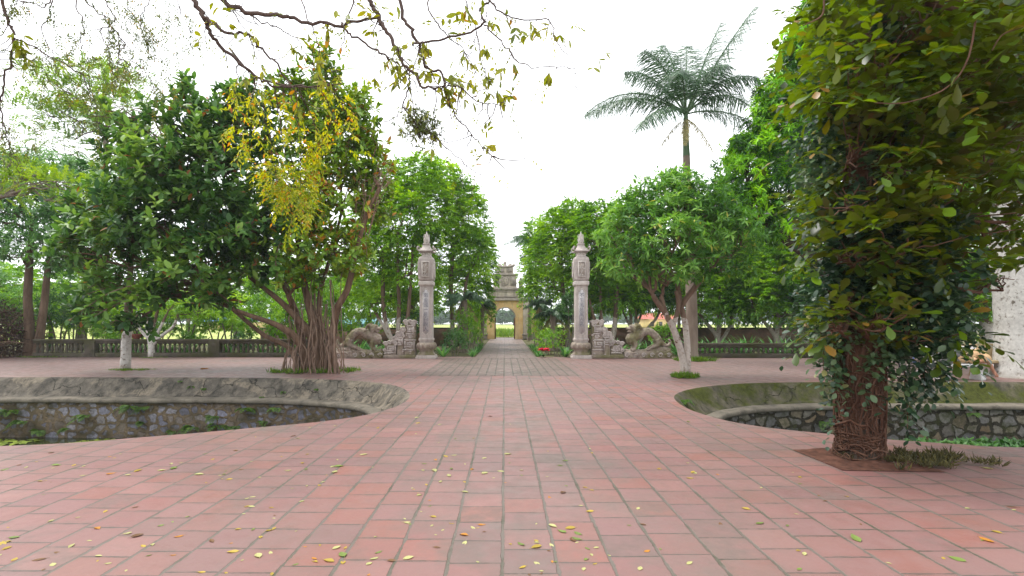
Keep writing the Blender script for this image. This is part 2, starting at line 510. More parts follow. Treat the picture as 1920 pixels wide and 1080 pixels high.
M["leaf_deep"] = leaf_mat("deep_green_leaf", (0.016, 0.06, 0.014), (0.045, 0.135, 0.026), (0.1, 0.23, 0.045), None, 0.97, 0.3)
M["leaf_lime"] = leaf_mat("feathery_lime_leaf", (0.06, 0.15, 0.012), (0.155, 0.29, 0.02), (0.30, 0.43, 0.03), (0.50, 0.36, 0.03), 0.97, 0.45)
M["leaf_vine_tree"] = leaf_mat("broad_olive_leaf", (0.009, 0.021, 0.004), (0.034, 0.066, 0.006), (0.14, 0.26, 0.012), (0.24, 0.13, 0.025), 0.96, 0.36, 0.34, 0.4, under=(0.070, 0.043, 0.011), tcol=(0.17, 0.29, 0.010))
M["leaf_ivy"] = leaf_mat("small_ivy_leaf", (0.014, 0.036, 0.020), (0.040, 0.090, 0.042), (0.115, 0.185, 0.075), (0.30, 0.30, 0.12), 0.95, 0.28, 0.32, 0.5)
M["leaf_bough"] = leaf_mat("yellow_green_leaf", (0.1, 0.145, 0.012), (0.23, 0.27, 0.022), (0.38, 0.38, 0.03), (0.46, 0.25, 0.02), 0.93, 0.42)
M["leaf_small"] = leaf_mat("small_olive_leaf", (0.045, 0.075, 0.018), (0.095, 0.135, 0.03), (0.19, 0.215, 0.04), (0.35, 0.24, 0.04), 0.95, 0.4)
M["leaf_yellow"] = leaf_mat("yellow_leaf", (0.14, 0.22, 0.012), (0.34, 0.40, 0.02), (0.62, 0.60, 0.04), (0.62, 0.30, 0.02), 0.93, 0.42)
M["leaf_palm"] = leaf_mat("palm_leaflet", (0.026, 0.066, 0.032), (0.055, 0.12, 0.055), (0.11, 0.19, 0.085), None, 0.97, 0.3, 0.38)
M["leaf_palm_dry"] = leaf_mat("dry_palm_leaflet", (0.20, 0.16, 0.06), (0.34, 0.29, 0.12), (0.45, 0.40, 0.2), None, 0.97, 0.3)
M["leaf_strap"] = leaf_mat("strap_leaf", (0.025, 0.10, 0.022), (0.065, 0.205, 0.04), (0.17, 0.36, 0.09), None, 0.97, 0.32, 0.32, 0.5)
M["leaf_grass"] = leaf_mat("grass_blade", (0.045, 0.10, 0.012), (0.10, 0.20, 0.016), (0.20, 0.30, 0.035), None, 0.97, 0.35)
M["leaf_fern"] = leaf_mat("fern_leaf", (0.025, 0.075, 0.008), (0.075, 0.165, 0.018), (0.17, 0.27, 0.04), None, 0.97, 0.4)
M["leaf_far"] = leaf_mat("far_leaf", (0.035, 0.075, 0.03), (0.06, 0.115, 0.045), (0.09, 0.155, 0.06), None, 0.97, 0.25, 0.7, 0.1)
M["dry_brush"] = leaf_mat("dry_brush", (0.045, 0.03, 0.025), (0.10, 0.065, 0.05), (0.2, 0.13, 0.09), None, 0.97, 0.1, 0.8, 0.1)
M["leaf_forked"] = leaf_mat("forked_tree_leaf", (0.030, 0.108, 0.016), (0.108, 0.275, 0.038), (0.25, 0.45, 0.08), (0.42, 0.42, 0.07), 0.985, 0.40)
M["leaf_creeper"] = leaf_mat("brownish_creeper", (0.03, 0.035, 0.014), (0.085, 0.075, 0.03), (0.17, 0.15, 0.05), (0.30, 0.22, 0.03), 0.97, 0.2, 0.6, 0.2)
M["petal_red"] = leaf_mat("red_petal", (0.45, 0.01, 0.02), (0.6, 0.015, 0.03), (0.7, 0.04, 0.05), None, 0.97, 0.3)
M["pod"] = leaf_mat("moss_mat", (0.05, 0.085, 0.01), (0.12, 0.165, 0.014), (0.20, 0.25, 0.03), None, 0.97, 0.1, 0.7, 0.2)
for nm, c in (("fallen_yellow", (0.40, 0.29, 0.045)), ("fallen_pale", (0.37, 0.36, 0.15)), ("fallen_green", (0.16, 0.22, 0.05)),
              ("fallen_orange", (0.46, 0.20, 0.025)), ("fallen_brown", (0.15, 0.08, 0.035))):
    M[nm] = leaf_mat(nm, tuple(x * 0.75 for x in c), c, tuple(min(1, x * 1.2) for x in c), None, 0.97, 0.2, 0.55, 0.25)


def plain(name, c, rough=0.7, spec=0.3, var=0.25, scale=8.0, metallic=0.0):
    g = NG(name)
    n1 = g.noise(g.obj(), scale, 5, 0.6)
    c2 = g.ramp(n1, [(0.3, tuple(x * (1 - var) for x in c)), (0.7, tuple(min(1, x * (1 + var)) for x in c))])
    return g.finish(c2, rough, g.bump(n1, 0.15, 0.01), spec, Metallic=metallic)


M["soil"] = plain("red_soil", (0.085, 0.040, 0.028), 0.95, 0.1, 0.5, 14)
M["garden"] = plain("garden_soil", (0.10, 0.095, 0.045), 0.95, 0.1, 0.6, 1.5)
M["field"] = plain("rice_field", (0.306, 0.348, 0.102), 0.9, 0.1, 0.18, 0.15)
M["white_stone"] = stone_mat("white_bench_stone", (0.52, 0.51, 0.49), (0.66, 0.65, 0.63), (0.30, 0.28, 0.26), None, 5.0, 0.35)
M["tan_stone"] = stone_mat("tan_bench_stone", (0.34, 0.25, 0.14), (0.46, 0.35, 0.20), (0.16, 0.12, 0.08), None, 5.0, 0.35)
M["grey_stone"] = stone_mat("grey_bench_stone", (0.18, 0.17, 0.16), (0.28, 0.27, 0.25), (0.07, 0.07, 0.06), None, 5.0, 0.45)
M["skin"] = plain("skin", (0.42, 0.20, 0.13), 0.6, 0.3, 0.1, 8)
M["shirt"] = plain("tan_shirt", (0.52, 0.34, 0.19), 0.9, 0.1, 0.12, 12)
M["trousers"] = plain("grey_trousers", (0.16, 0.15, 0.15), 0.9, 0.1, 0.15, 12)
M["hair"] = plain("black_hair", (0.03, 0.022, 0.018), 0.6, 0.3, 0.2, 30)
M["tyre"] = plain("black_rubber", (0.02, 0.02, 0.02), 0.7, 0.3, 0.1)
M["steel"] = plain("steel", (0.45, 0.45, 0.46), 0.35, 0.5, 0.1, 8, 1.0)
M["blue_paint"] = plain("blue_paint", (0.05, 0.10, 0.28), 0.4, 0.5, 0.1)
M["terracotta"] = plain("terracotta_pot", (0.17, 0.06, 0.04), 0.7, 0.3, 0.25, 10)
M["roof_red"] = plain("red_roof", (0.42, 0.13, 0.10), 0.8, 0.2, 0.2, 2)
M["house_wall"] = plain("pale_yellow_wall", (0.62, 0.46, 0.23), 0.85, 0.2, 0.12, 1)
M["dark_window"] = plain("dark_window", (0.06, 0.06, 0.06), 0.3, 0.5, 0.1)
M["teal"] = plain("teal_sheet", (0.08, 0.22, 0.24), 0.6, 0.3, 0.2, 2)
M["blue_sheet"] = plain("blue_sheet", (0.07, 0.18, 0.42), 0.6, 0.3, 0.2, 2)


def brick_mat():
    g = NG("old_brick_wall")
    o = g.obj()
    mp = g.n("Mapping", Vector=o, Rotation=(R(90), 0, 0)).outputs[0]
    b = g.n("TexBrick", Vector=mp, Color1=(0.27, 0.115, 0.075), Color2=(0.19, 0.095, 0.07), Mortar=(0.17, 0.13, 0.10), Scale=1.0, Mortar_Size=0.012, Brick_Width=0.22, Row_Height=0.075)
    n1 = g.noise(o, 0.8, 6, 0.65)
    c = g.mix(g.ramp(n1, [(0.42, 0.0), (0.62, 0.8)]), b.outputs[0], (0.075, 0.06, 0.045))
    c = g.mix(g.ramp(g.noise(o, 2.5, 6, 0.7), [(0.55, 0.0), (0.7, 0.5)]), c, (0.33, 0.19, 0.14))
    return g.finish(c, 0.9, g.bump(g.noise(o, 12, 5), 0.4, 0.02))


def rubble_mat(name, stone_cols, mortar, scale, moss, cover=0.0):
    """rubble masonry: uv = running metres along the wall and height"""
    g = NG(name)
    uv = g.n("UVMap", {"uv_map": "uv"}).outputs[0]
    w = g.n("TexNoise", Vector=uv, Scale=5.0, Detail=3.0).outputs["Color"]
    v = g.n("VectorMath", {"operation": 'MULTIPLY_ADD'}, i0=w, i1=(0.16, 0.16, 0), i2=uv).outputs[0]
    v = g.n("Mapping", Vector=v, Scale=(1.0, 1.25, 1)).outputs[0]
    vo = g.n("TexVoronoi", {"voronoi_dimensions": '2D', "feature": 'F1'}, Vector=v, Scale=scale, Randomness=0.85)
    de = g.n("TexVoronoi", {"voronoi_dimensions": '2D', "feature": 'DISTANCE_TO_EDGE'}, Vector=v, Scale=scale, Randomness=0.85).outputs["Distance"]
    rnd = g.n("SeparateColor", Color=vo.outputs["Color"])
    thr = g.math('ADD', g.math('ADD', g.math('MULTIPLY', rnd.outputs[1], 0.17), cover), g.math('MULTIPLY', g.math('SUBTRACT', g.noise(uv, 11, 6, 0.75), 0.5), 0.34))
    m = g.n("MapRange", {"interpolation_type": 'SMOOTHSTEP'}, Value=g.math('SUBTRACT', de, thr), i1=0.015, i2=0.05).outputs[0]
    c = g.ramp(rnd.outputs[0], stone_cols)
    c = g.mix(g.ramp(g.noise(uv, 14, 6, 0.7), [(0.35, 0.0), (0.7, 0.75)]), c, (0.06, 0.054, 0.045))
    mo = g.ramp(g.noise(uv, 16, 8, 0.78), [(0.32, tuple(x * 0.22 for x in mortar)), (0.5, tuple(x * 0.7 for x in mortar)), (0.68, tuple(x * 1.35 for x in mortar))])
    c = g.mix(m, mo, c)
    c = g.mix(g.ramp(g.noise(uv, 2.0, 6, 0.7), [(0.5, 0.0), (0.64, 0.85)]), c, moss)
    h = g.math('ADD', g.math('MULTIPLY', m, g.math('ADD', 0.6, g.math('MULTIPLY', rnd.outputs[2], 0.6))), g.math('MULTIPLY', g.noise(uv, 22, 6, 0.7), 0.35))
    return g.finish(c, 0.85, g.bump(h, 0.9, 0.05), spec=0.25)


M["brick"] = brick_mat()
M["rubble_left"] = rubble_mat("rubble_left", [(0.0, (0.144, 0.142, 0.183)), (0.35, (0.270, 0.266, 0.339)), (0.6, (0.360, 0.345, 0.392)), (0.8, (0.234, 0.186, 0.148)), (1.0, (0.162, 0.132, 0.114))], (0.208, 0.156, 0.101), 4.2, (0.054, 0.048, 0.022), 0.05)
M["rubble_right"] = rubble_mat("rubble_right", [(0.0, (0.124, 0.122, 0.125)), (0.4, (0.214, 0.203, 0.192)), (0.7, (0.262, 0.231, 0.178)), (0.85, (0.248, 0.170, 0.093)), (1.0, (0.152, 0.136, 0.125))], (0.055, 0.047, 0.033), 3.6, (0.048, 0.052, 0.017))


def water_mat():
    g = NG("pond_water")
    o = g.obj()
    n = g.noise(o, 2.0, 3)
    c = g.ramp(g.noise(o, 0.9, 4), [(0.4, (0.012, 0.014, 0.009)), (0.7, (0.035, 0.045, 0.015))])
    return g.finish(c, 0.06, g.bump(n, 0.08, 0.01), spec=0.5)


M["water"] = water_mat()


# ------------------------------------------------------------------ leaves
def unit(a):
    return a / np.maximum(np.linalg.norm(a, axis=-1, keepdims=True), 1e-9)


T_RHOMB = (np.array([[0, 0, 0], [.42, .5, .05], [1, 0, -.06], [.42, -.5, .05]]), [np.array([[0, 2, 1], [0, 3, 2]])])
T_OVAL = (np.array([[0, 0, 0], [.22, .36, .035], [.22, 0, 0.0], [.22, -.36, .035], [.55, .5, .03], [.55, 0, -.015], [.55, -.5, .03],
                    [.84, .29, -.035], [.84, 0, -.06], [.84, -.29, -.035], [1, 0, -.11]]),
          [np.array([[0, 2, 1], [0, 3, 2], [7, 8, 10], [8, 9, 10]])[:, ::1], np.array([[1, 2, 5, 4], [2, 3, 6, 5], [4, 5, 8, 7], [5, 6, 9, 8]])])
T_OBOV = (np.array([[0, 0, 0], [.25, .22, .03], [.25, 0, 0.0], [.25, -.22, .03], [.62, .5, .03], [.62, 0, -.015], [.62, -.5, .03],
                    [.88, .34, -.03], [.88, 0, -.055], [.88, -.34, -.03], [1, 0, -.09]]), T_OVAL[1])
T_STRAP = (np.array([[0, .35, 0], [0, -.35, 0], [.35, .5, .0], [.35, -.5, .0], [.7, .4, -.09], [.7, -.4, -.09], [1, .03, -.30], [1, -.03, -.30]]),
           [np.array([[0, 1, 3, 2], [2, 3, 5, 4], [4, 5, 7, 6]])])


def put_leaves(mb, pos, d, nrm, L, W, var, tmpl):
    tv, tf = tmpl
    n, k = len(pos), len(tv)
    if n == 0: return
    d = unit(d)
    s = unit(np.cross(nrm, d))
    nn = np.cross(d, s)
    L = np.broadcast_to(np.asarray(L, float), (n,))
    W = np.broadcast_to(np.asarray(W, float), (n,))
    v = (pos[:, None, :] + tv[None, :, 0:1] * (L[:, None, None] * d[:, None, :]) + tv[None, :, 1:2] * (W[:, None, None] * s[:, None, :])
         + tv[None, :, 2:3] * (L[:, None, None] * nn[:, None, :]))
    off = (np.arange(n) * k)[:, None, None]
    fs = [(f[None] + off).reshape(-1, f.shape[1]) for f in tf]
    mb.add(v.reshape(-1, 3), fs, np.repeat(np.broadcast_to(np.asarray(var, float), (n,)), k))


def frame_of(D):
    ref = np.where(np.abs(D[:, 2:3]) < 0.9, np.array([[0, 0, 1.0]]), np.array([[1.0, 0, 0]]))
    u = unit(np.cross(ref, D))
    return u, np.cross(D, u)


def leaf_var(cv, k, n):
    v = np.repeat(cv, k) + rng.normal(size=n * k) * 0.13
    v = np.clip(v, 0, 0.9)
    odd = rng.random(n * k)
    return v, odd


def whorls(mb, Pc, D, cv, spec):
    """leaf rosettes at twig tips"""
    n, k = len(Pc), spec["k"]
    D = unit(D)
    u, w = frame_of(D)
    az = (rng.random((n, 1)) * 6.28 + np.arange(k)[None] * 2.4 + rng.normal(size=(n, k)) * 0.3)
    sp = np.clip(rng.normal(spec.get("spread", 1.05), 0.28, size=(n, k)), 0.15, 1.9)
    d = (D[:, None] * np.cos(sp)[..., None] + (u[:, None] * np.cos(az)[..., None] + w[:, None] * np.sin(az)[..., None]) * np.sin(sp)[..., None])
    d[..., 2] -= spec.get("droop", 0.15)
    d = unit(d)
    back = rng.random((n, k)) * spec.get("stem", 0.25) * spec["L"] * 2
    p = Pc[:, None] - D[:, None] * back[..., None]
    nr = D[:, None] * 0.6 + np.array([0, 0, 1.0]) * 0.7 + rng.normal(size=(n, k, 3)) * 0.25
    v, odd = leaf_var(cv, k, n)
    v = np.where(odd < spec.get("odd", 0.0), 1.0, v)
    sc = rng.uniform(spec.get("smin", 0.6), 1.2, size=n * k)
    put_leaves(mb, p.reshape(-1, 3), d.reshape(-1, 3), nr.reshape(-1, 3), spec["L"] * sc, spec["W"] * sc, v, spec["t"])


def sprays(mb, Pc, D, cv, spec):
    """leaves set along a drooping twig"""
    n, k = len(Pc), spec["k"]
    D = unit(D)
    u, w = frame_of(D)
    t = np.linspace(0.15, 1.0, k)[None] * np.ones((n, 1))
    Lt = spec["twig"] * rng.uniform(0.6, 1.2, size=(n, 1))
    c = Pc[:, None] + D[:, None] * (t * Lt)[..., None]
    c[..., 2] -= (t ** 2) * Lt * spec.get("sag", 0.3)
    side = np.where(np.arange(k) % 2 == 0, 1.0, -1.0)[None, :, None]
    a = spec.get("angle", 0.9)
    d = D[:, None] * math.cos(a) + u[:, None] * side * math.sin(a) + rng.normal(size=(n, k, 3)) * spec.get("jit", 0.22)
    d[..., 2] -= spec.get("droop", 0.25) + t * 0.15
    nr = w[:, None] * np.where(w[:, None, 2:3] < 0, -1, 1) + np.array([0, 0, 1.0]) * 0.5 + rng.normal(size=(n, k, 3)) * spec.get("jit", 0.22)
    v, odd = leaf_var(cv, k, n)
    v = np.where(odd < spec.get("odd", 0.0), 1.0, v)
    sc = rng.uniform(spec.get("smin", 0.6), 1.2, size=n * k)
    put_leaves(mb, c.reshape(-1, 3), d.reshape(-1, 3), nr.reshape(-1, 3), spec["L"] * sc, spec["W"] * sc, v, spec["t"])


def grow(mb, Pc, D, spec, cv=None):
    if cv is None:
        cv = 0.42 + 0.55 * np.array([mnoise.noise(Vector(p * 0.9)) for p in Pc]) + rng.normal(size=len(Pc)) * 0.12
    (whorls if spec["kind"] == "whorl" else sprays)(mb, Pc, D, cv, spec)


SP = {
    "ficus": dict(kind="whorl", k=9, L=0.25, W=0.115, t=T_OVAL, spread=0.95, droop=0.05, stem=0.55, odd=0.014),
    "mid": dict(kind="whorl", k=8, L=0.15, W=0.055, t=T_RHOMB, spread=1.15, droop=0.2, stem=0.3),
    "longan": dict(kind="spray", k=8, L=0.205, W=0.078, t=T_RHOMB, twig=0.30, sag=0.45, droop=0.4, angle=0.8),
    "mango": dict(kind="whorl", k=11, L=0.25, W=0.065, t=T_RHOMB, spread=1.2, droop=0.45, stem=0.3),
    "blue": dict(kind="whorl", k=8, L=0.17, W=0.05, t=T_RHOMB, spread=1.3, droop=0.15, stem=0.2),
    "pinnate": dict(kind="spray", k=22, L=0.17, W=0.06, t=T_RHOMB, twig=0.85, sag=0.25, droop=0.05, angle=1.25, jit=0.07),
    "bush": dict(kind="whorl", k=8, L=0.13, W=0.05, t=T_RHOMB, spread=1.1, droop=0.05, stem=0.5),
    "vinetree": dict(kind="spray", smin=.38, k=8, L=0.150, W=0.074, t=T_OBOV, twig=0.34, sag=0.2, droop=0.12, angle=0.85, jit=0.3, odd=0.05),
    "ivy": dict(kind="spray", k=6, L=0.075, W=0.05, t=T_OVAL, twig=0.22, sag=0.9, droop=0.25, angle=0.9, jit=0.4, odd=0.03),
    "right": dict(kind="whorl", k=8, L=0.185, W=0.055, t=T_RHOMB, spread=1.15, droop=0.22, stem=0.3, odd=0.012),
}


def PB(px, py, rx, rz, Y, ry=None, dens=1.0):
    c = P(px, py, Y)
    s = Y / F
    return (c, np.array([rx * s, (ry if ry is not None else rx * s), rz * s]), dens)


def crown_points(c, r, n, inner=0.45, rough=0.28, seed=0):
    d = unit(rng.normal(size=(n, 3)))
    d[:, 2] = np.where(d[:, 2] < -0.55, -d[:, 2], d[:, 2])
    rr = inner + (1 - inner) * np.sqrt(rng.random(n))
    bump = 1 + rough * np.array([mnoise.noise(Vector(q * 2.3 + seed)) + 0.6 * mnoise.noise(Vector(q * 5.0 - seed)) for q in d])
    p = c + d * r * (rr * bump)[:, None]
    out = unit(d / r)
    return p, out


def make_tree(name, label, cat, base, stems, blobs, spec, leaf, bark, dens=22, group=None, up=0.35, limb_r=0.06, twigs=7, extra=None, hole=0.0, twig_m=None, merge=False, clump=0.55, freq=0.9):
    """stems: list of (points, radii) in world space; blobs: crown lobes"""
    root = thing(name, label, cat, base, group)
    tr, br, cr = MB(), MB(), MB()
    if merge: br = tr
    tips = []
    for pts, rad in stems:
        n = max(6, len(pts) * 4)
        q = smooth_curve(pts, n)
        rr = np.interp(np.linspace(0, 1, n), np.linspace(0, 1, len(rad)), rad)
        tr.tube(q, rr, 10, lump=0.035)
        for f in (0.55, 0.75, 1.0):
            i = int((n - 1) * f)
            tips.append((q[i], rr[i]))
    sp = SP[spec] if isinstance(spec, str) else spec
    for bi, (c, r, dn) in enumerate(blobs):
        tip, rad = min(tips, key=lambda t: np.linalg.norm(t[0] - c) + 0.5 * max(0, t[0][2] - c[2]))
        target = c - np.array([0, 0, r[2] * 0.25])
        limb = wob(tip, target, 8, 0.05, 0.06)
        r0 = min(rad * 0.8, limb_r)
        br.tube(limb, np.linspace(r0, r0 * 0.4, 8), 7)
        area = 4 * math.pi * ((r[0] * r[1]) ** 1.6 / 3 + (r[0] * r[2]) ** 1.6 / 3 + (r[1] * r[2]) ** 1.6 / 3) ** (1 / 1.6)
        n = max(12, int(area * dens * dn))
        p, d = crown_points(c, r, n, seed=bi * 3.7 + base[0])
        if hole:
            keep = np.array([mnoise.noise(Vector(q * 1.15)) for q in p]) > -hole
            p, d = p[keep], d[keep]
        D = d + np.array([0, 0, up]) + rng.normal(size=p.shape) * 0.35
        grow(cr, p, D, sp, 0.42 + clump * np.array([mnoise.noise(Vector(q * freq)) for q in p]) + rng.normal(size=len(p)) * 0.12)
        for i in rng.choice(len(p), min(len(p), twigs), replace=False):
            s = limb[rng.integers(3, 8)]
            br.tube(wob(s, p[i], 6, 0.06, 0.08), np.linspace(r0 * 0.42, r0 * 0.10, 6), 5)
    tr.build("trunk", bark, root)
    if not merge: br.build("limbs", twig_m or bark, root)
    cr.build("crown", leaf, root, smooth=False)
    if extra: extra(root)
    return root


def stem_px(pts, Y, rpx):
    """stem polyline from photo pixels at distance Y"""
    if not hasattr(Y, "__len__"): Y = [Y] * len(pts)
    return [P(a, b, y) for (a, b), y in zip(pts, Y)], [q * y / F for q, y in zip(rpx, Y)]


# ------------------------------------------------------------------ ground, paving, ponds
def flat(name, loops, z, mat, kind="structure"):
    """sheet with holes: loops[0] is the outline"""
    bm = bmesh.new()
    es = []
    for lp in loops:
        vs = [bm.verts.new((float(p[0]), float(p[1]), z)) for p in lp]
        es += [bm.edges.new((vs[i], vs[(i + 1) % len(vs)])) for i in range(len(vs))]
    bmesh.ops.triangle_fill(bm, use_beauty=True, use_dissolve=False, edges=es)
    bmesh.ops.recalc_face_normals(bm, faces=bm.faces)
    if sum(f.normal.z for f in bm.faces) < 0:
        bmesh.ops.reverse_faces(bm, faces=bm.faces)
    me = bpy.data.meshes.new(name)
    bm.to_mesh(me)
    bm.free()
    me.materials.append(mat)
    o = bpy.data.objects.new(name, me)
    col.objects.link(o)
    if kind: o["kind"] = kind
    return o


LEFT_PTS = [(-5.6, 5.80), (-4.2, 6.30), (-3.25, 6.80), (-2.5, 7.25), (-1.98, 7.85), (-1.72, 8.8), (-1.80, 9.95), (-2.3, 11.2), (-3.2, 12.05), (-4.5, 12.6),
            (-6, 12.85), (-9, 12.95), (-12.5, 12.95), (-15, 12.2), (-16, 9.5), (-14.5, 6.8), (-9, 5.6)]
RIGHT_PTS = [(5.7, 5.74), (5.1, 5.89), (4.5, 6.13), (4.0, 6.42), (3.4, 6.84), (3.05, 7.4), (2.90, 8.3), (3.04, 9.4), (3.4, 10.2), (4.0, 10.9), (4.8, 11.45),
             (5.8, 11.8), (7.6, 11.95), (11.7, 11.95), (13.5, 11.4), (14.3, 9), (13, 6.3), (9, 5.5)]
LOOP_L = smooth_curve(LEFT_PTS, 330, True)
LOOP_R = smooth_curve(RIGHT_PTS, 330, True)


def inset(loop, d):
    t = np.roll(loop, -1, 0) - np.roll(loop, 1, 0)
    t = unit(t)
    nrm = np.stack([-t[:, 1], t[:, 0]], 1)
    c = loop.mean(0)
    if ((c - loop) * nrm).sum() < 0: nrm = -nrm
    return loop + nrm * d


PLAZA = [(-40, -9), (40, -9), (40, 20.6), (-40, 20.6)]
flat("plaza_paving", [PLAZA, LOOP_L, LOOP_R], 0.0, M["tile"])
flat("entrance_brick_patch", [[(-2.15, 13.3), (1.95, 13.3), (1.95, 19.75), (-2.15, 19.75)]], 0.004, M["brick_path"])
flat("garden_path", [[(-1.12, 19.76), (1.22, 19.76), (1.35, 44.5), (-1.15, 44.5)]], 0.008, M["path_slab"])
# ground: one sheet to the horizon, open where the paving lies
OUT = [(-342, -14), (342, -14), (342, 284), (-342, 284)]
flat("ground", [OUT, PLAZA], -0.03, M["garden"])
flat("rice_field", [[(-341, 47.5), (341, 47.5), (341, 283), (-341, 283)]], -0.012, M["field"])
flat("rice_field", [[(-120, 31), (-2.6, 31), (-2.6, 47.4), (-120, 47.4)]], -0.014, M["field"])


def pond(name, loop, label, bank, rub, uvshift):
    root = thing(name, label, "retaining wall", (float(loop[:, 0].mean()), float(loop[:, 1].mean()), 0))
    n = len(loop)
    wv = np.array([mnoise.noise(Vector((p[0] * 1.3, p[1] * 1.3, uvshift))) for p in loop])[:, None]

    def ring(d, z, k=0.02):
        q = inset(loop, d) + wv * 0
        zz = np.full((n, 1), z) + (wv * k)
        return np.concatenate([q, zz], 1)
    b = MB()
    def rough_ring(d, z, k):
        q = inset(loop, d)
        e = np.array([k * (mnoise.noise(Vector((p[0] * 2.1, p[1] * 2.1, z * 3 + uvshift))) + .6 * mnoise.noise(Vector((p[0] * 6, p[1] * 6, z * 6)))) for p in q])
        return np.c_[inset(loop, d) + (inset(loop, d + .1) - q) * (e[:, None] * 6), np.full(n, z) + e]
    b.loft([ring(0, 0.0, 0), rough_ring(0.03, -0.014, .010), rough_ring(0.07, -0.04, .022), rough_ring(0.13, -0.105, .03), rough_ring(0.20, -0.185, .03), rough_ring(0.27, -0.265, .03), rough_ring(0.34, -0.34, .03), rough_ring(0.40, -0.39, .02), ring(0.46, -0.415, .02)], cap=False)
    b.build("sloped_bank", bank, root)
    l = MB()
    l.loft([ring(0.44, -0.416, .02), ring(0.66, -0.43, .01), ring(0.70, -0.45, .01), ring(0.705, -0.50, .01), ring(0.69, -0.53, .01), ring(0.60, -0.535, .01)], cap=False)
    l.build("coping_ledge", M["coping"], root)
    # rubble face with running-metre uv
    q = inset(loop, 0.61)
    q = np.concatenate([q, q[:1]])
    s = np.concatenate([[0], np.cumsum(np.linalg.norm(np.diff(q, axis=0), axis=1))])
    sub = 2
    ss = np.linspace(0, s[-1], (len(s) - 1) * sub + 1)
    qx, qy = np.interp(ss, s, q[:, 0]), np.interp(ss, s, q[:, 1])
    tx = unit(np.stack([np.gradient(qx), np.gradient(qy)], 1))
    nr = np.stack([-tx[:, 1], tx[:, 0]], 1)
    c = loop.mean(0)
    if ((c - np.stack([qx, qy], 1)) * nr).sum() < 0: nr = -nr
    zs = np.linspace(-0.53, -1.7, 24)
    V, UV = [], []
    for z in zs:
        for i in range(len(ss)):
            k = 0.035 * mnoise.noise(Vector((ss[i] * 3.6, z * 4.2, uvshift))) + 0.02 * mnoise.noise(Vector((ss[i] * 9, z * 9, uvshift)))
            V.append((qx[i] + nr[i, 0] * k, qy[i] + nr[i, 1] * k, z))
            UV.append((ss[i], z + uvshift))
    m, k = len(zs), len(ss)
    idx = np.arange(m * k).reshape(m, k)
    f = np.stack([idx[:-1, :-1], idx[1:, :-1], idx[1:, 1:], idx[:-1, 1:]], -1).reshape(-1, 4)
    w = MB()
    w.add(np.array(V), f)
    o = w.build("rubble_face", rub, root)
    uvl = o.data.uv_layers.new(name="uv")
    li = np.empty(len(o.data.loops), dtype=np.int32)
    o.data.loops.foreach_get("vertex_index", li)
    uvl.data.foreach_set("uv", np.array(UV)[li].ravel().astype(np.float32))
    flat("pond_water", [[tuple(p) for p in inset(loop, 0.5)]], -1.36, M["water"])
    return root


pond("pond_wall", LOOP_L, "grey bank and bluish rubble wall of the fern-grown pond left of the walk", M["concrete_left"], M["rubble_left"], 3.0)
pond("pond_wall", LOOP_R, "mossy green bank and rubble wall of the pond behind the vine-wrapped trunk", M["concrete_moss"], M["rubble_right"], 11.0)


def wall_at(loop, px, z, d=0.6):
    """point on the far face of a pond wall seen at column px"""
    q = inset(loop, d)
    best, bp = 1e9, None
    for i in range(len(q)):
        p = q[i]
        if p[1] < 8.6: continue
        e = abs(CX + p[0] * F / p[1] - px)
        if e < best: best, bp = e, p
    return np.array([bp[0], bp[1], z])


# ------------------------------------------------------------------ pillars
def strokes_text(s, h, mat, parent, loc, name="inscription", pitch=1.18, scale_x=1.0, rz=0.0):
    """upright writing as thin raised letters, top to bottom"""
    cu = bpy.data.curves.new("inscription", 'FONT')
    cu.body = "\n".join(s)
    cu.size = h
    cu.space_line = pitch
    cu.align_x = 'CENTER'
    cu.extrude = 0.004
    cu.resolution_u = 3
    tmp = bpy.data.objects.new("inscription_tmp", cu)
    col.objects.link(tmp)
    bpy.context.view_layer.update()
    dg = bpy.context.evaluated_depsgraph_get()
    me = bpy.data.meshes.new_from_object(tmp.evaluated_get(dg))
    bpy.data.objects.remove(tmp)
    me.materials.clear()
    me.materials.append(mat)
    o = bpy.data.objects.new(name, me)
    col.objects.link(o)
    o.parent = parent
    o.location = loc
    o.rotation_euler = (R(90), 0, rz)
    o.scale = (scale_x, 1, 1)
    return o


def frame_strip(mb, pts, w, y, t):
    """raised moulding following a closed outline in the xz plane, standing proud towards -y"""
    pts = np.array(pts)
    c = pts.mean(0)
    inn = c + (pts - c) * np.array([1 - w / max(np.ptp(pts[:, 0]) / 2, .01), 1 - w / max(np.ptp(pts[:, 1]) / 2, .01)])
    k = len(pts)
    v = np.concatenate([np.c_[pts[:, 0], np.full(k, y), pts[:, 1]], np.c_[pts[:, 0], np.full(k, y - t), pts[:, 1]],
                        np.c_[inn[:, 0], np.full(k, y - t), inn[:, 1]], np.c_[inn[:, 0], np.full(k, y), inn[:, 1]]])
    i = np.arange(k)
    j = (i + 1) % k
    fs = [np.stack([a * k + i, a * k + j, b * k + j, b * k + i], 1) for a, b in ((0, 1), (1, 2), (2, 3))]
    mb.add(v, [np.concatenate(fs)])


PY = 19.75


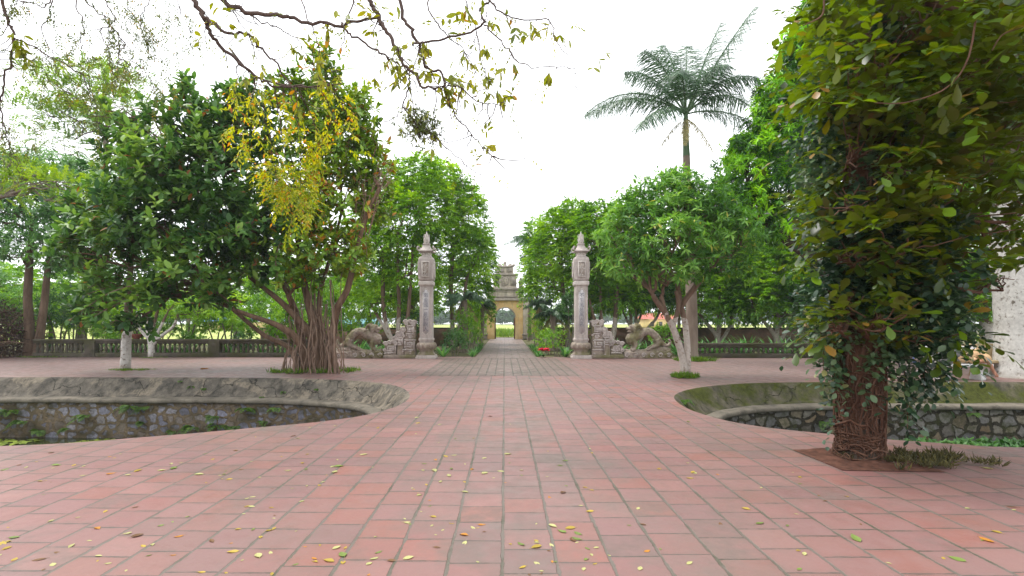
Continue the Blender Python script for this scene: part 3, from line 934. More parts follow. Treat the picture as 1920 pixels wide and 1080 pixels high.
def pillar(x, label, front, side, flip):
    root = thing("gate_pillar", label, "pillar", (x, PY, 0), "carved stone entrance pillars")
    p = np.array([x, PY, 0.0])
    b = MB()
    b.sq_lathe([(0.41, 0), (0.41, 0.07), (0.385, 0.075), (0.385, 0.13)], p, 0.02)
    b.build("plinth", M["stone"], root, smooth=False, bevel=0.01)
    b = MB()
    b.sq_lathe([(0.35, 0.131), (0.33, 0.17), (0.275, 0.24), (0.27, 0.28), (0.30, 0.34), (0.355, 0.42), (0.375, 0.50), (0.36, 0.56), (0.315, 0.59), (0.30, 0.595)], p, 0.24)
    for s in range(4):          # hanging leaf lobes round the bowl
        for k in (-1, 0, 1):
            a = s * math.pi / 2
            q = p + np.array([math.cos(a) * 0.345 - math.sin(a) * k * 0.2, math.sin(a) * 0.345 + math.cos(a) * k * 0.2, 0.45])
            b.ball(q, 0.085, 8, 6, (0.7, 0.7, 1.25))
    b.build("bowl_base", M["stone_dark"], root)
    b = MB()
    b.sq_lathe([(0.27, 0.596), (0.27, 0.66), (0.295, 0.665), (0.295, 0.74), (0.28, 0.745), (0.28, 0.765)], p, 0.04)
    b.build("neck_block", M["stone"], root, smooth=False, bevel=0.008)
    b = MB()
    b.sq_lathe([(0.262, 0.766), (0.256, 2.70)], p, 0.03)
    sh = b.build("shaft", M["stone"], root, smooth=False, bevel=0.01)
    # front and side panels: moulded frame with pointed ends, limewashed field, writing
    hw, z0, z1 = 0.155, 0.86, 2.62
    outl = [(-hw, z0 + .10), (-hw * .62, z0 + .085), (-hw * .4, z0 + .025), (0, z0), (hw * .4, z0 + .025), (hw * .62, z0 + .085), (hw, z0 + .10),
            (hw, z1 - .10), (hw * .62, z1 - .085), (hw * .4, z1 - .025), (0, z1), (-hw * .4, z1 - .025), (-hw * .62, z1 - .085), (-hw, z1 - .10)]
    for ang, txt in ((0, front), (-math.pi / 2 if flip else math.pi / 2, side)):
        f = MB()
        frame_strip(f, outl, 0.022, -0.2575, 0.016)
        fo = f.build("panel_frame", M["stone_light"], None, (0, 0, 0))
        fo.parent = root
        fo.rotation_euler = (0, 0, ang)
        g = MB()
        o2 = np.array(outl) * np.array([0.84, 1.0])
        k = len(o2)
        fr = np.c_[o2[:, 0], np.full(k, -0.2640), z0 + 0.045 + (o2[:, 1] - z0) * (z1 - z0 - 0.09) / (z1 - z0)]
        bk = fr.copy(); bk[:, 1] = -0.2500
        g.loft([bk, fr])
        go = g.build("panel_field", M["panel"], None, (0, 0, 0))
        go.parent = root
        go.rotation_euler = (0, 0, ang)
        strokes_text(txt, 0.185, M["ink"], go, (0, -0.2645, z1 - 0.33), pitch=0.97, scale_x=1.05)
    b = MB()
    b.sq_lathe([(0.262, 2.701), (0.30, 2.735), (0.31, 2.76), (0.31, 2.86), (0.29, 2.885), (0.27, 2.89)], p, 0.03)
    b.build("collar", M["stone_light"], root, smooth=False, bevel=0.008)
    b = MB()
    b.sq_lathe([(0.265, 2.891), (0.305, 2.935), (0.315, 2.95), (0.315, 3.00), (0.315, 3.62), (0.312, 3.70), (0.285, 3.77), (0.22, 3.81), (0.19, 3.815)], p, 0.16)
    lan = b.build("lantern_block", M["stone"], root, smooth=False, bevel=0.008)
    for ang in (0, math.pi / 2, math.pi, -math.pi / 2):
        f = MB()
        sq = [(-0.165, 3.03), (0.165, 3.03), (0.165, 3.62), (-0.165, 3.62)]
        frame_strip(f, sq, 0.045, -0.3155, 0.04)
        nb = MB(); nb.box((0, -0.3145, 3.325), (0.31, 0.006, 0.57))
        no = nb.build("niche_back", M["gate_trim"], None, (0, 0, 0)); no.parent = root; no.rotation_euler = (0, 0, ang)
        # flowering branch in relief
        for i in range(16):
            a, c = rng.uniform(-0.10, 0.10), rng.uniform(3.10, 3.55)
            f.ball((a, -0.318, c), rng.uniform(0.018, 0.035), 7, 5, (1.3, 0.5, 0.8))
        f.tube(smooth_curve([(-0.10, -0.322, 3.09), (0.0, -0.325, 3.24), (-0.05, -0.325, 3.38), (0.08, -0.325, 3.55)], 12), 0.013, 5)
        f.tube(smooth_curve([(0.0, -0.322, 3.24), (0.09, -0.325, 3.30), (0.10, -0.325, 3.40)], 8), 0.010, 5)
        fo = f.build("relief_panel", M["stone_light"], None, (0, 0, 0))
        fo.parent = root
        fo.rotation_euler = (0, 0, ang)
    b = MB()
    b.sq_lathe([(0.185, 3.816), (0.19, 3.83), (0.18, 3.85), (0.18, 3.95), (0.205, 3.96)], p, 0.1)
    for ang in range(4):
        a = ang * math.pi / 2
        for k in (-1, 0, 1):
            b.ball(p + np.array([math.cos(a) * 0.18 - math.sin(a) * k * 0.1, math.sin(a) * 0.18 + math.cos(a) * k * 0.1, 3.9]), 0.035, 7, 5)
    b.build("upper_neck", M["stone_light"], root)
    b = MB()
    b.sq_lathe([(0.21, 3.961), (0.285, 3.985), (0.295, 4.01), (0.265, 4.05), (0.20, 4.11), (0.155, 4.19), (0.13, 4.26), (0.145, 4.275), (0.145, 4.31), (0.11, 4.32)], p, 0.08)
    for sx in (-1, 1):
        for sy in (-1, 1):        # curled corner eaves
            q = p + np.array([sx * 0.27, sy * 0.27, 4.0])
            cur = [q, q + np.array([sx * .05, sy * .05, .04]), q + np.array([sx * .075, sy * .075, .11]), q + np.array([sx * .045, sy * .045, .17]), q + np.array([sx * .01, sy * .01, .15]), q + np.array([sx * .02, sy * .02, .11])]
            b.tube(smooth_curve(cur, 14), np.linspace(0.035, 0.018, 14), 7, cap=True)
    b.build("roof_cap", M["stone"], root)
    b = MB()
    b.lathe([(0.07, 4.321), (0.085, 4.36), (0.105, 4.43), (0.10, 4.50), (0.075, 4.57), (0.05, 4.64), (0.022, 4.71), (0.006, 4.765)], p, 14)
    for k in range(6):            # flame tongues
        a = k * math.pi / 3
        q = [p + np.array([math.cos(a) * r, math.sin(a) * r, z]) for r, z in ((0.07, 4.33), (0.115, 4.42), (0.105, 4.52), (0.12, 4.60), (0.09, 4.66))]
        b.tube(smooth_curve(q, 10), np.linspace(0.028, 0.008, 10), 6, cap=True)
    b.build("flame_finial", M["stone_light"], root)
    root.scale = (0.89, 0.89, 1.0)
    return root


pillar(-2.93, "tall carved stone pillar left of the path, its finial lost against a leafy tree", "南金國一是白說人", "天山水木月日火", True)
pillar(2.87, "tall carved stone pillar with a clear pale flame finial, right of the path", "不生風是萬古名", "大文中正心成", False)


# ------------------------------------------------------------------ carved scroll walls, lions, balustrades
def meander(mb, c, w, h, y, r=0.02):
    """square scroll in relief"""
    x0, z0 = c[0] - w / 2, c[1] - h / 2
    pts = [(0, 0), (1, 0), (1, 1), (0.18, 1), (0.18, 0.3), (0.78, 0.3), (0.78, 0.72), (0.42, 0.72), (0.42, 0.52), (0.58, 0.52)]
    q = np.array([(x0 + a * w, y, z0 + b * h) for a, b in pts])
    for i in range(len(q) - 1):
        a, b2 = q[i], q[i + 1]
        lo, hi = np.minimum(a, b2), np.maximum(a, b2)
        mb.box((lo + hi) / 2, (hi - lo) + np.array([r * 1.8, r * 1.6, r * 1.8]) + (i % 3) * 0.002)


def scroll_ring(mb, c, r, y, t=0.02, turns=1.6, s=1):
    a = np.linspace(0, turns * 2 * math.pi, 26)
    rr = r * (1 - 0.78 * a / a[-1])
    mb.tube(np.stack([c[0] + s * rr * np.cos(a), np.full(26, y), c[1] + rr * np.sin(a)], 1), np.linspace(t * 1.2, t * 0.7, 26), 6, cap=True)


def carved_side(s, xoff, labels):
    """s=1 right side, -1 mirrored to the left"""
    X = lambda zx: s * (2.68 + zx * 0.003128) + xoff
    Z = lambda zy: (735 - zy) * 0.003128
    y = PY + 0.05
    w = thing("scroll_wall", labels[0], "carved wall", (X(300), y, 0), "stepped scroll walls beside the pillars")
    b = MB()

    def block(a0, a1, zz, name, d=0.34, mat="stone_dark"):
        m = MB()
        m.box(((X(a0) + X(a1)) / 2, y, zz / 2), (abs(X(a1) - X(a0)), d, zz), taper=.94)
        o = m.build(name, M[mat], w, bevel=0.055)
        o.data.polygons.foreach_set("use_smooth", [False] * len(o.data.polygons))
        return o
    block(184, 326, Z(300), "tall_block", 0.30)
    block(327, 416, Z(445), "middle_block", 0.28)
    block(417, 566, Z(545), "low_block", 0.26)
    m = MB()
    m.box(((X(170) + X(570)) / 2, y - 0.02, 0.06), (abs(X(570) - X(170)), 0.40, 0.12))
    m.build("footing", M["stone_dark"], w, bevel=0.02)
    r = MB()
    yf = y - 0.155
    meander(r, ((X(270)), Z(575)), 0.42, 0.36, yf + 0.02, 0.035)
    meander(r, ((X(252)), Z(395)), 0.26, 0.30, yf, 0.03)
    meander(r, ((X(372)), Z(530)), 0.2, 0.26, y - 0.145, 0.025)
    meander(r, ((X(485)), Z(630)), 0.34, 0.24, y - 0.135, 0.028)
    for zx, zy, rr in ((215, 330, .09), (300, 320, .07), (345, 470, .09), (400, 470, .08), (430, 560, .08), (540, 560, .07), (250, 478, .08), (555, 640, .06)):
        scroll_ring(r, (X(zx), Z(zy)), rr, yf + 0.01, 0.026, s=s)
    # curled tops between the steps
    for zx, zy, rr in ((335, 395, .12), (352, 425, .10), (395, 442, .09), (425, 500, .10), (450, 540, .08), (500, 545, .07), (552, 560, .08), (200, 300, .07), (250, 296, .08), (305, 300, .09)):
        for dy in (-.09, .04):
            r.ball((X(zx) + rng.normal() * .015, y + dy, Z(zy)), rr, 10, 7, (1.05, 0.85, 0.9))
        scroll_ring(r, (X(zx), Z(zy)), rr * .95, y - .15, .022, s=s)
    for i in range(30):
        zx = rng.uniform(185, 560)
        top = 310 if zx < 326 else (450 if zx < 416 else 555)
        r.ball((X(zx), y - 0.14, Z(rng.uniform(top, 690))), rng.uniform(0.02, 0.05), 7, 5, (1.3, 0.7, 0.9))
    o = r.build("scroll_relief", M["stone"], w)

    # lion (body fused into one surface)
    root = thing("lion_statue", labels[1], "statue", (X(860), y, 0), "crouching stone lions beside the pillars")
    b = MB()
    lim = lambda pts, rad: b.tube(smooth_curve([(X(a), y + dy, Z(c)) for a, c, dy in pts], 18), np.interp(np.linspace(0, 1, 18), np.linspace(0, 1, len(rad)), rad), 12, cap=True)
    lim([(670, 505, 0), (740, 462, 0), (830, 418, 0), (910, 422, 0), (980, 490, 0), (1040, 560, 0), (1110, 585, 0), (1145, 545, 0), (1120, 505, 0)],
        [0.19, 0.19, 0.15, 0.14, 0.145, 0.09, 0.06, 0.055, 0.035])
    b.ball((X(665), y, Z(505)), 0.20, 14, 10, (1.0, 0.85, 1.1))
    b.ball((X(700), y, Z(372)), 0.165, 14, 10, (1.15, 0.95, 0.85))       # head
    b.ball((X(640), y, Z(380)), 0.095, 10, 8, (1.25, 1.05, 0.55))         # muzzle
    b.ball((X(648), y, Z(416)), 0.07, 10, 8, (1.3, 1.0, 0.42))
    b.ball((X(612), y, Z(366)), 0.045, 8, 6)
    for dy in (-0.09, 0.09):
        b.ball((X(662), y + dy, Z(350)), 0.045, 8, 6)
        b.ball((X(728), y + dy * 1.4, Z(332)), 0.06, 8, 6, (.9, .6, 1.3))
        lim([(690, 520, dy), (715, 570, dy * 1.3), (700, 620, dy * 1.3), (668, 642, dy * 1.3)], [0.11, 0.085, 0.065, 0.06])
        lim([(975, 510, dy), (985, 570, dy * 1.3), (920, 600, dy * 1.3), (850, 640, dy * 1.3)], [0.12, 0.09, 0.06, 0.05])
    for k in range(16):                                                   # mane curls
        a = rng.uniform(0, 6.28)
        b.ball((X(745) + 0.12 * math.cos(a), y - 0.13, Z(400) + 0.19 * math.sin(a)), 0.062, 8, 6)
    lim([(760, 400, 0), (800, 410, 0), (850, 405, 0), (905, 400, 0)], [0.05, 0.06, 0.05, 0.02])
    o = b.build("body", M["stone_dark"], root)
    rm = o.modifiers.new("fuse", 'REMESH'); rm.mode = 'VOXEL'; rm.voxel_size = 0.022; rm.use_smooth_shade = True
    tx = bpy.data.textures.new("chisel", 'CLOUDS'); tx.noise_scale = 0.09
    dm = o.modifiers.new("chisel", 'DISPLACE'); dm.texture = tx; dm.strength = 0.05; dm.mid_level = 0.5
    c = MB()
    lump = smooth_curve([(X(590), y, Z(655)), (X(680), y, Z(672)), (X(790), y, Z(668)), (X(900), y, Z(655)), (X(1010), y, Z(628)), (X(1140), y, Z(650))], 24)
    c.tube(lump, 0.12, 10, cap=True, lump=0.10)
    for i, zx in enumerate(np.linspace(600, 1120, 6)):
        c.ball((X(zx), y, Z(700)), 0.125, 12, 8, (1.15, 1.1, 0.85))
    for zx in np.linspace(630, 1100, 8):
        c.ball((X(zx), y - 0.02, Z(662)), 0.075, 10, 7)
    c.box(((X(575) + X(1150)) / 2, y, 0.12), (abs(X(1150) - X(575)), 0.30, 0.24))
    for k in range(40):
        c.ball((X(rng.uniform(590, 1140)), y - .12 + rng.normal() * .03, rng.uniform(.06, .27)), rng.uniform(.03, .055), 8, 6, (1.5, .8, .8))
    o = c.build("wave_base", M["stone_dark"], root)
    rm = o.modifiers.new("fuse", 'REMESH'); rm.mode = 'VOXEL'; rm.voxel_size = 0.024; rm.use_smooth_shade = True
    dm = o.modifiers.new("chisel", 'DISPLACE'); dm.texture = tx; dm.strength = 0.03; dm.mid_level = 0.5
    for zx in np.linspace(610, 1110, 6):
        c = MB()
        scroll_ring(c, (X(zx), Z(695)), 0.085, y - 0.155, 0.018, s=s)
        c.build("wave_scroll", M["stone"], root)


carved_side(1, 0.0, ["stepped wall of weathered square stone scrolls joined to the right pillar",
                     "weathered stone lion on a wave base, facing left, near the pale forked trunk"])
carved_side(-1, -0.07, ["stepped wall of weathered square stone scrolls joined to the left pillar",
                        "weathered stone lion on a wave base, facing right, beside the tree with hanging roots"])


def balustrade(label, x0, x1, y, h, posts, pitch):
    root = thing("balustrade", label, "balustrade", ((x0 + x1) / 2, y, 0), "low cement balustrades along the court")
    m = MB(); m.box(((x0 + x1) / 2, y, h - 0.045), (x1 - x0, 0.24, 0.09)); m.build("coping", M["baluster"], root, bevel=0.015)
    m = MB(); m.box(((x0 + x1) / 2, y, h - 0.125), (x1 - x0, 0.15, 0.066)); m.build("top_rail", M["baluster"], root, bevel=0.008)
    m = MB(); m.box(((x0 + x1) / 2, y, 0.085), (x1 - x0, 0.22, 0.17)); m.build("plinth", M["baluster"], root, bevel=0.012)
    ps = []
    for px in posts:
        m = MB(); m.box((px, y - 0.003, h / 2 - 0.01), (0.40, 0.27, h + 0.015)); ps.append(px)
        m.box((px, y - 0.145, h / 2), (0.26, 0.02, h * 0.55)); m.build("post", M["baluster"], root, bevel=0.012)
    zt, zb = h - 0.158, 0.17
    hh = zt - zb
    m = MB()
    prof = [(0.05, 0), (0.05, .06), (0.03, .10), (0.042, .2), (0.062, .34), (0.05, .5), (0.028, .68), (0.026, .78), (0.045, .84), (0.045, .9), (0.06, 1.0)]
    m.lathe([(r, z * hh) for r, z in prof], (0, 0, 0), 8)
    me = m.mesh("baluster")
    me.materials.append(M["baluster"])
    x = x0 + pitch / 2
    while x < x1:
        if all(abs(x - p) > 0.24 for p in ps):
            o = bpy.data.objects.new("baluster", me)
            col.objects.link(o)
            o.parent = root
            o.location = (x - (x0 + x1) / 2, 0, zb)
        x += pitch
    # small arches between baluster heads
    m = MB()
    x = x0 + pitch
    while x < x1:
        a = np.linspace(0, math.pi, 7)
        m.tube(np.stack([x + math.cos(0) * 0 + np.cos(a) * pitch * .36, np.full(7, y), zt - 0.055 + 0.05 * np.sin(a)], 1), 0.018, 5)
        x += pitch
    m.build("baluster_arches", M["baluster"], root)
    return root


balustrade("low grey balustrade behind the left court, with the potted plant on its coping", -18.2, -6.75, 20.35, 0.70, [-16.0, -11.2], 0.19)
balustrade("low grey balustrade behind the palm trunk, in front of the strap-leaved lilies", 6.60, 15.6, 19.95, 0.56, [6.82, 11.55], 0.185)


# ------------------------------------------------------------------ arched gate
def gate():
    GYD, dep, c0 = 42.0, 1.5, 0.03
    root = thing("arched_gate", "ochre and grey plastered arched gate with a round medallion at the end of the path", "gate", (c0, GYD, 0))
    # wall with arch opening (extruded outline)
    hw, sp, rr, top, w = 1.42, 1.66, 0.82, 3.02, 1.42
    a = np.linspace(0, math.pi, 25)
    arch = [(rr, 0.0), (rr, sp)] + [(rr * math.cos(t), sp + rr * math.sin(t)) for t in a[1:-1]] + [(-rr, sp), (-rr, 0.0)]
    outer = [(w, 0.0), (w, sp)] + [(None, None)] * (len(a) - 2) + [(-w, sp), (-w, 0.0)]
    for i, t in enumerate(a[1:-1]):
        k = 1 / max(abs(math.cos(t)) / w, abs(math.sin(t)) / (top - sp))
        outer[i + 2] = (k * math.cos(t), sp + k * math.sin(t))
    # keep square corners
    for sgn in (1, -1):
        j = min(range(len(outer)), key=lambda i: (outer[i][0] - sgn * w) ** 2 + (outer[i][1] - top) ** 2)
        outer[j] = (sgn * w, top)
    A = np.array(arch); O = np.array(outer); k = len(A)
    y0, y1 = GYD - dep / 2, GYD + dep / 2
    v = np.concatenate([np.c_[O[:, 0] + c0, np.full(k, y), O[:, 1]] for y in (y0, y1)] + [np.c_[A[:, 0] + c0, np.full(k, y), A[:, 1]] for y in (y0, y1)])
    i = np.arange(k - 1); j = i + 1
    f = np.concatenate([np.stack([p * k + i, p * k + j, q * k + j, q * k + i], 1) for p, q in ((0, 2), (3, 1), (1, 0), (2, 3))])
    m = MB(); m.add(v, f); m.build("arch_wall", M["ochre"], root, smooth=False)
    # red reveal posts
    for s in (-1, 1):
        m = MB(); m.box((c0 + s * (rr - 0.045), GYD + 0.1, sp / 2), (0.085, 0.5, sp)); m.build("door_post", M["wood_red"], root)
    # moulded ring round the opening
    m = MB()
    m.tube([(c0 + x, y0 - 0.01, z) for x, z in A[2:-2]], 0.045, 6)
    m.build("arch_moulding", M["gate_trim"], root)
    for s in (-1, 1):
        m = MB()
        m.box((c0 + s * 1.62, GYD, 1.5), (0.38, dep + 0.12, 3.0))
        m.build("pilaster", M["gate_grey"], root, bevel=0.02)
        m = MB()
        m.box((c0 + s * 2.35, GYD + 0.1, 1.15), (1.06, 0.9, 2.3)); m.build("side_wall", M["ochre"], root, bevel=0.02)
        m = MB()
        m.box((c0 + s * 2.35, GYD + 0.1, 2.36), (1.12, 1.0, 0.11)); m.build("side_coping", M["gate_trim"], root, bevel=0.02)
        m = MB()
        m.box((c0 + s * 1.9, GYD - 0.95, 0.15), (1.0, 0.34, 0.3)); m.box((c0 + s * 1.9, GYD - 0.96, 0.36), (1.1, 0.42, 0.12)); m.build("side_bench", M["gate_trim"], root, bevel=0.02)
        # small side finial
        m = MB()
        m.sq_lathe([(0.16, 4.0), (0.16, 4.45), (0.2, 4.47), (0.2, 4.53), (0.12, 4.62), (0.13, 4.72), (0.06, 4.86), (0.01, 4.95)], (c0 + s * 1.27, GYD, 0), 0.1)
        m.build("side_finial", M["gate_trim"], root)

    def slab(name, hwid, z0, z1, d, mat, bev=0.025):
        m = MB(); m.box((c0, GYD, (z0 + z1) / 2), (hwid * 2, d, z1 - z0)); return m.build(name, M[mat], root, bevel=bev)
    slab("lower_cornice", 1.86, 3.021, 3.12, 1.86, "gate_trim")
    slab("lower_cornice", 1.74, 3.121, 3.22, 1.72, "gate_trim")
    slab("name_panel_wall", 1.45, 3.221, 3.88, 1.3, "gate_grey")
    m = MB(); frame_strip(m, [(c0 - 0.98, 3.28), (c0 + 0.98, 3.28), (c0 + 0.98, 3.80), (c0 - 0.98, 3.80)], 0.07, GYD - 0.655, 0.05); m.build("name_panel_frame", M["gate_trim"], root)
    slab("middle_cornice", 1.62, 3.881, 3.98, 1.56, "gate_trim")
    slab("middle_cornice", 1.50, 3.981, 4.06, 1.44, "gate_trim")
    slab("middle_tier", 0.93, 4.061, 5.04, 1.0, "gate_grey")
    for s in (-1, 1):
        m = MB(); m.box((c0 + s * 0.66, GYD - 0.512, 4.55), (0.44, 0.02, 0.72)); m.build("side_panel", M["gate_trim"], root)
    m = MB()
    aa = np.linspace(0, 2 * math.pi, 29)
    m.tube(np.stack([c0 + 0.30 * np.cos(aa), np.full(29, GYD - 0.51), 4.60 + 0.36 * np.sin(aa)], 1), 0.05, 6)
    m.build("medallion_ring", M["gate_trim"], root)
    m = MB()
    m.loft([np.stack([c0 + r * np.cos(aa[:-1]), np.full(28, GYD - q), 4.60 + 1.2 * r * np.sin(aa[:-1])], 1) for r, q in ((0.29, .5), (0.29, .53), (0.14, .56), (0.10, .54), (0.05, .57))])
    m.box((c0, GYD - 0.55, 4.6), (0.30, 0.05, 0.05)); m.box((c0, GYD - 0.552, 4.6), (0.05, 0.05, 0.34)); m.box((c0, GYD - 0.552, 4.74), (0.22, 0.04, 0.04)); m.box((c0, GYD - 0.552, 4.47), (0.22, 0.04, 0.04))
    m.build("medallion", M["gate_grey"], root)
    slab("upper_cornice", 1.06, 5.041, 5.12, 1.2, "gate_trim")
    slab("upper_cornice", 0.98, 5.121, 5.18, 1.1, "gate_trim")
    slab("top_tier", 0.68, 5.181, 5.68, 0.8, "gate_grey")
    for s in (-.33, .33):
        m = MB(); m.box((c0 + s, GYD - 0.41, 5.43), (0.46, 0.02, 0.3)); m.build("top_panel", M["gate_trim"], root)
    m = MB()
    xs = np.linspace(-0.80, 0.80, 17)
    zt = 5.80 + 0.16 * (np.abs(xs) / 0.8) ** 2.2
    rings = [np.array([(c0 + x, GYD - 0.5, z - .12), (c0 + x, GYD - 0.40, z), (c0 + x, GYD + 0.40, z), (c0 + x, GYD + 0.5, z - .12)]) for x, z in zip(xs, zt)]
    m.loft(rings)
    m.build("curved_roof", M["gate_trim"], root)
    m = MB()
    m.lathe([(0.14, 5.80), (0.16, 5.88), (0.09, 5.94), (0.13, 6.02), (0.14, 6.10), (0.08, 6.18), (0.01, 6.24)], (c0, GYD, 0), 12)
    for s in (-1, 1):
        m.tube(smooth_curve([(c0 + s * .25, GYD, 5.80), (c0 + s * .42, GYD, 5.95), (c0 + s * .6, GYD, 5.90), (c0 + s * .74, GYD, 6.02)], 12), np.linspace(0.08, 0.03, 12), 7, cap=True)
    m.build("roof_knob", M["gate_trim"], root)


gate()

for lab, x0, x1 in (("dark weathered brick wall seen past the left lion and shrubs", -14.0, -2.55), ("red brick garden wall running behind the right balustrade and lilies", 2.65, 26.0)):
    root = thing("brick_wall", lab, "wall", ((x0 + x1) / 2, 30.2, 0))
    m = MB(); m.box(((x0 + x1) / 2, 30.2, 0.46), (x1 - x0, 0.24, 0.98)); m.build("wall_body", M["brick"], root)
    m = MB(); m.box(((x0 + x1) / 2, 30.2, 0.995), (x1 - x0, 0.34, 0.085)); m.build("wall_coping", M["baluster"], root, bevel=0.015)


# ------------------------------------------------------------------ rubber fig with hanging roots (left)
def ficus():
    Y = 14.5
    b0 = P(590, 695, Y); b0[2] = 0
    root = thing("rubber_fig_tree", "large rubber fig with dark glossy leaves and a skirt of hanging roots", "tree", b0)
    tr, br, cr, cw = MB(), MB(), MB(), MB()
    S = Y / F
    # fused base stems
    stems = [([(592, 700), (588, 640), (560, 600), (520, 560), (468, 520)], 0, [24, 20, 13, 10, 7]),
             ([(575, 700), (560, 640), (520, 610), (470, 592), (400, 565)], -0.6, [20, 15, 10, 8, 5]),
             ([(560, 700), (545, 655), (490, 625), (430, 575), (380, 545)], 0.5, [14, 10, 8, 7, 5]),
             ([(600, 700), (590, 620), (572, 540), (560, 470), (565, 380), (585, 290)], 0.3, [22, 16, 13, 11, 8, 5]),
             ([(575, 700), (560, 610), (545, 560), (470, 420), (440, 320)], 0.6, [16, 12, 10, 8, 5]),
             ([(618, 700), (622, 640), (632, 580), (652, 540), (668, 470), (690, 400), (712, 350)], -0.3, [20, 16, 13, 12, 9, 7, 5]),
             ([(605, 700), (600, 620), (600, 550), (620, 480), (640, 400)], 0.8, [16, 12, 9, 7, 5])]
    tips = []
    for pts, dy, rad in stems:
        ys = [Y + dy * min(1, i / 2) for i in range(len(pts))]
        p = [P(a, b, y) for (a, b), y in zip(pts, ys)]
        p[0][2] = -0.05
        q = smooth_curve(p, len(p) * 4)
        tr.tube(q, np.interp(np.linspace(0, 1, len(q)), np.linspace(0, 1, len(rad)), np.array(rad) * S * 0.5), 10, lump=0.05)
        tips += [q[int(len(q) * f)] for f in (0.6, 0.8)] + [q[-1]]
    tr.build("trunk", M["bark_ficus"], root)
    blobs = [PB(420, 330, 120, 105, Y), PB(300, 425, 130, 105, Y - .6), PB(500, 420, 115, 105, Y - .3), PB(370, 510, 115, 70, Y - .7), PB(235, 440, 90, 85, Y - .2),
             PB(330, 250, 75, 80, Y), PB(255, 330, 85, 75, Y + .4), PB(170, 420, 60, 60, Y), PB(460, 255, 85, 85, Y + .5), PB(480, 500, 80, 70, Y + .3),
             PB(345, 180, 28, 45, Y + .2), PB(400, 225, 50, 40, Y), PB(240, 250, 40, 60, Y + .2), PB(190, 210, 22, 42, Y), PB(450, 190, 45, 35, Y), PB(200, 540, 55, 50, Y - .5), PB(285, 560, 60, 40, Y - .8), PB(160, 590, 40, 30, Y - .6), PB(240, 610, 50, 26, Y - 1), PB(130, 480, 50, 45, Y), PB(390, 560, 60, 35, Y - .9), PB(420, 420, 110, 90, Y + 1.4), PB(300, 330, 90, 80, Y - .8)]
    warm = [PB(590, 300, 80, 110, Y + .3), PB(640, 370, 80, 95, Y), PB(560, 430, 70, 80, Y - .6), PB(650, 260, 65, 80, Y + .5), PB(600, 200, 75, 60, Y + .6), PB(620, 470, 70, 60, Y - .4), PB(690, 300, 50, 65, Y + .4), PB(700, 390, 45, 60, Y + .5), PB(540, 180, 50, 45, Y + .7), PB(670, 210, 45, 50, Y + .7), PB(660, 500, 45, 45, Y), PB(560, 520, 50, 45, Y - .5), PB(605, 130, 40, 45, Y + .6)]
    for lst, mb, dn, amb in ((blobs, cr, 6.6, 0), (warm, cw, 12.0, 1)):
        for bi, (c, r, dd) in enumerate(lst):
            tip = min(tips, key=lambda t: np.linalg.norm(t - c))
            limb = wob(tip, c, 8, 0.05, 0.04)
            br.tube(limb, np.linspace(0.055, 0.02, 8), 6)
            area = 4 * math.pi * ((r[0] * r[1]) + (r[0] * r[2]) + (r[1] * r[2])) / 3
            n = max(10, int(area * dn))
            p, d = crown_points(c, r, n, 0.3, 0.55, bi * 2.1 + amb * 50)
            sp = dict(SP["ficus"])
            if amb: sp.update(L=0.20, W=0.088, odd=0.05, k=8)
            grow(mb, p, d + np.array([0, 0, 0.45]) + rng.normal(size=p.shape) * 0.3, sp)
            for i in rng.choice(n, min(n, 8), replace=False):
                br.tube(wob(limb[rng.integers(3, 8)], p[i], 6, 0.05, 0.06), np.linspace(0.022, 0.008, 6), 5)
    br.build("limbs", M["bark_ficus"], root)
    cr.build("crown", M["leaf_ficus"], root, smooth=True)
    cw.build("crown", M["leaf_ficus_warm"], root, smooth=True)
    # long outward shoots low on the left, ending in leaves
    sl = MB()
    for a, b_, c in (((300, 525), (215, 545), (150, 585)), ((320, 535), (240, 560), (165, 600)), ((440, 575), (400, 545), (372, 560)), ((470, 450), (430, 440), (395, 452)), ((330, 380), (260, 370), (205, 405)), ((560, 400), (520, 470), (520, 520))):
        q = smooth_curve([P(*a, Y - .6), P(*b_, Y - 1.1), P(*c, Y - 1.5)], 10)
        sh = MB()
        sh.tube(q, np.linspace(0.018, 0.009, 10), 6)
        sh.build("shoot", M["root"], root)
        grow(sl, q[-4:], np.array([q[-1] - q[-3]] * 4) / .3, SP["ficus"], np.full(4, 0.55))
    sl.build("crown", M["leaf_ficus"], root)
    # aerial roots: a part each
    for i in range(66):
        x = rng.normal(594, 27)
        x = min(max(x, 542), 640)
        top = rng.uniform(560, 655) if i % 6 else rng.uniform(450, 540)
        dy = rng.uniform(-0.75, 0.5)
        base = x + (x - 594) * 0.22 + rng.normal() * 4
        q = [P(x, top, Y + dy * .6), P(x + rng.normal() * 4, (top * 2 + 690) / 3, Y + dy * .8), P((x + base) / 2 + rng.normal() * 4, (top + 2 * 690) / 3, Y + dy), P(base, 690, Y + dy)]
        q[-1][2] = -0.02
        m = MB()
        r = rng.choice([0.008, 0.013, 0.019, 0.030], p=[.35, .33, .2, .12])
        k = smooth_curve(q, 14) + rng.normal(size=(14, 3)) * 0.012
        m.tube(k, np.linspace(r * 0.8, r * 1.15, 14), 6)
        m.build("aerial_root", M["root"], root)
    # bare reddish dead stems rising on the right
    m = MB()
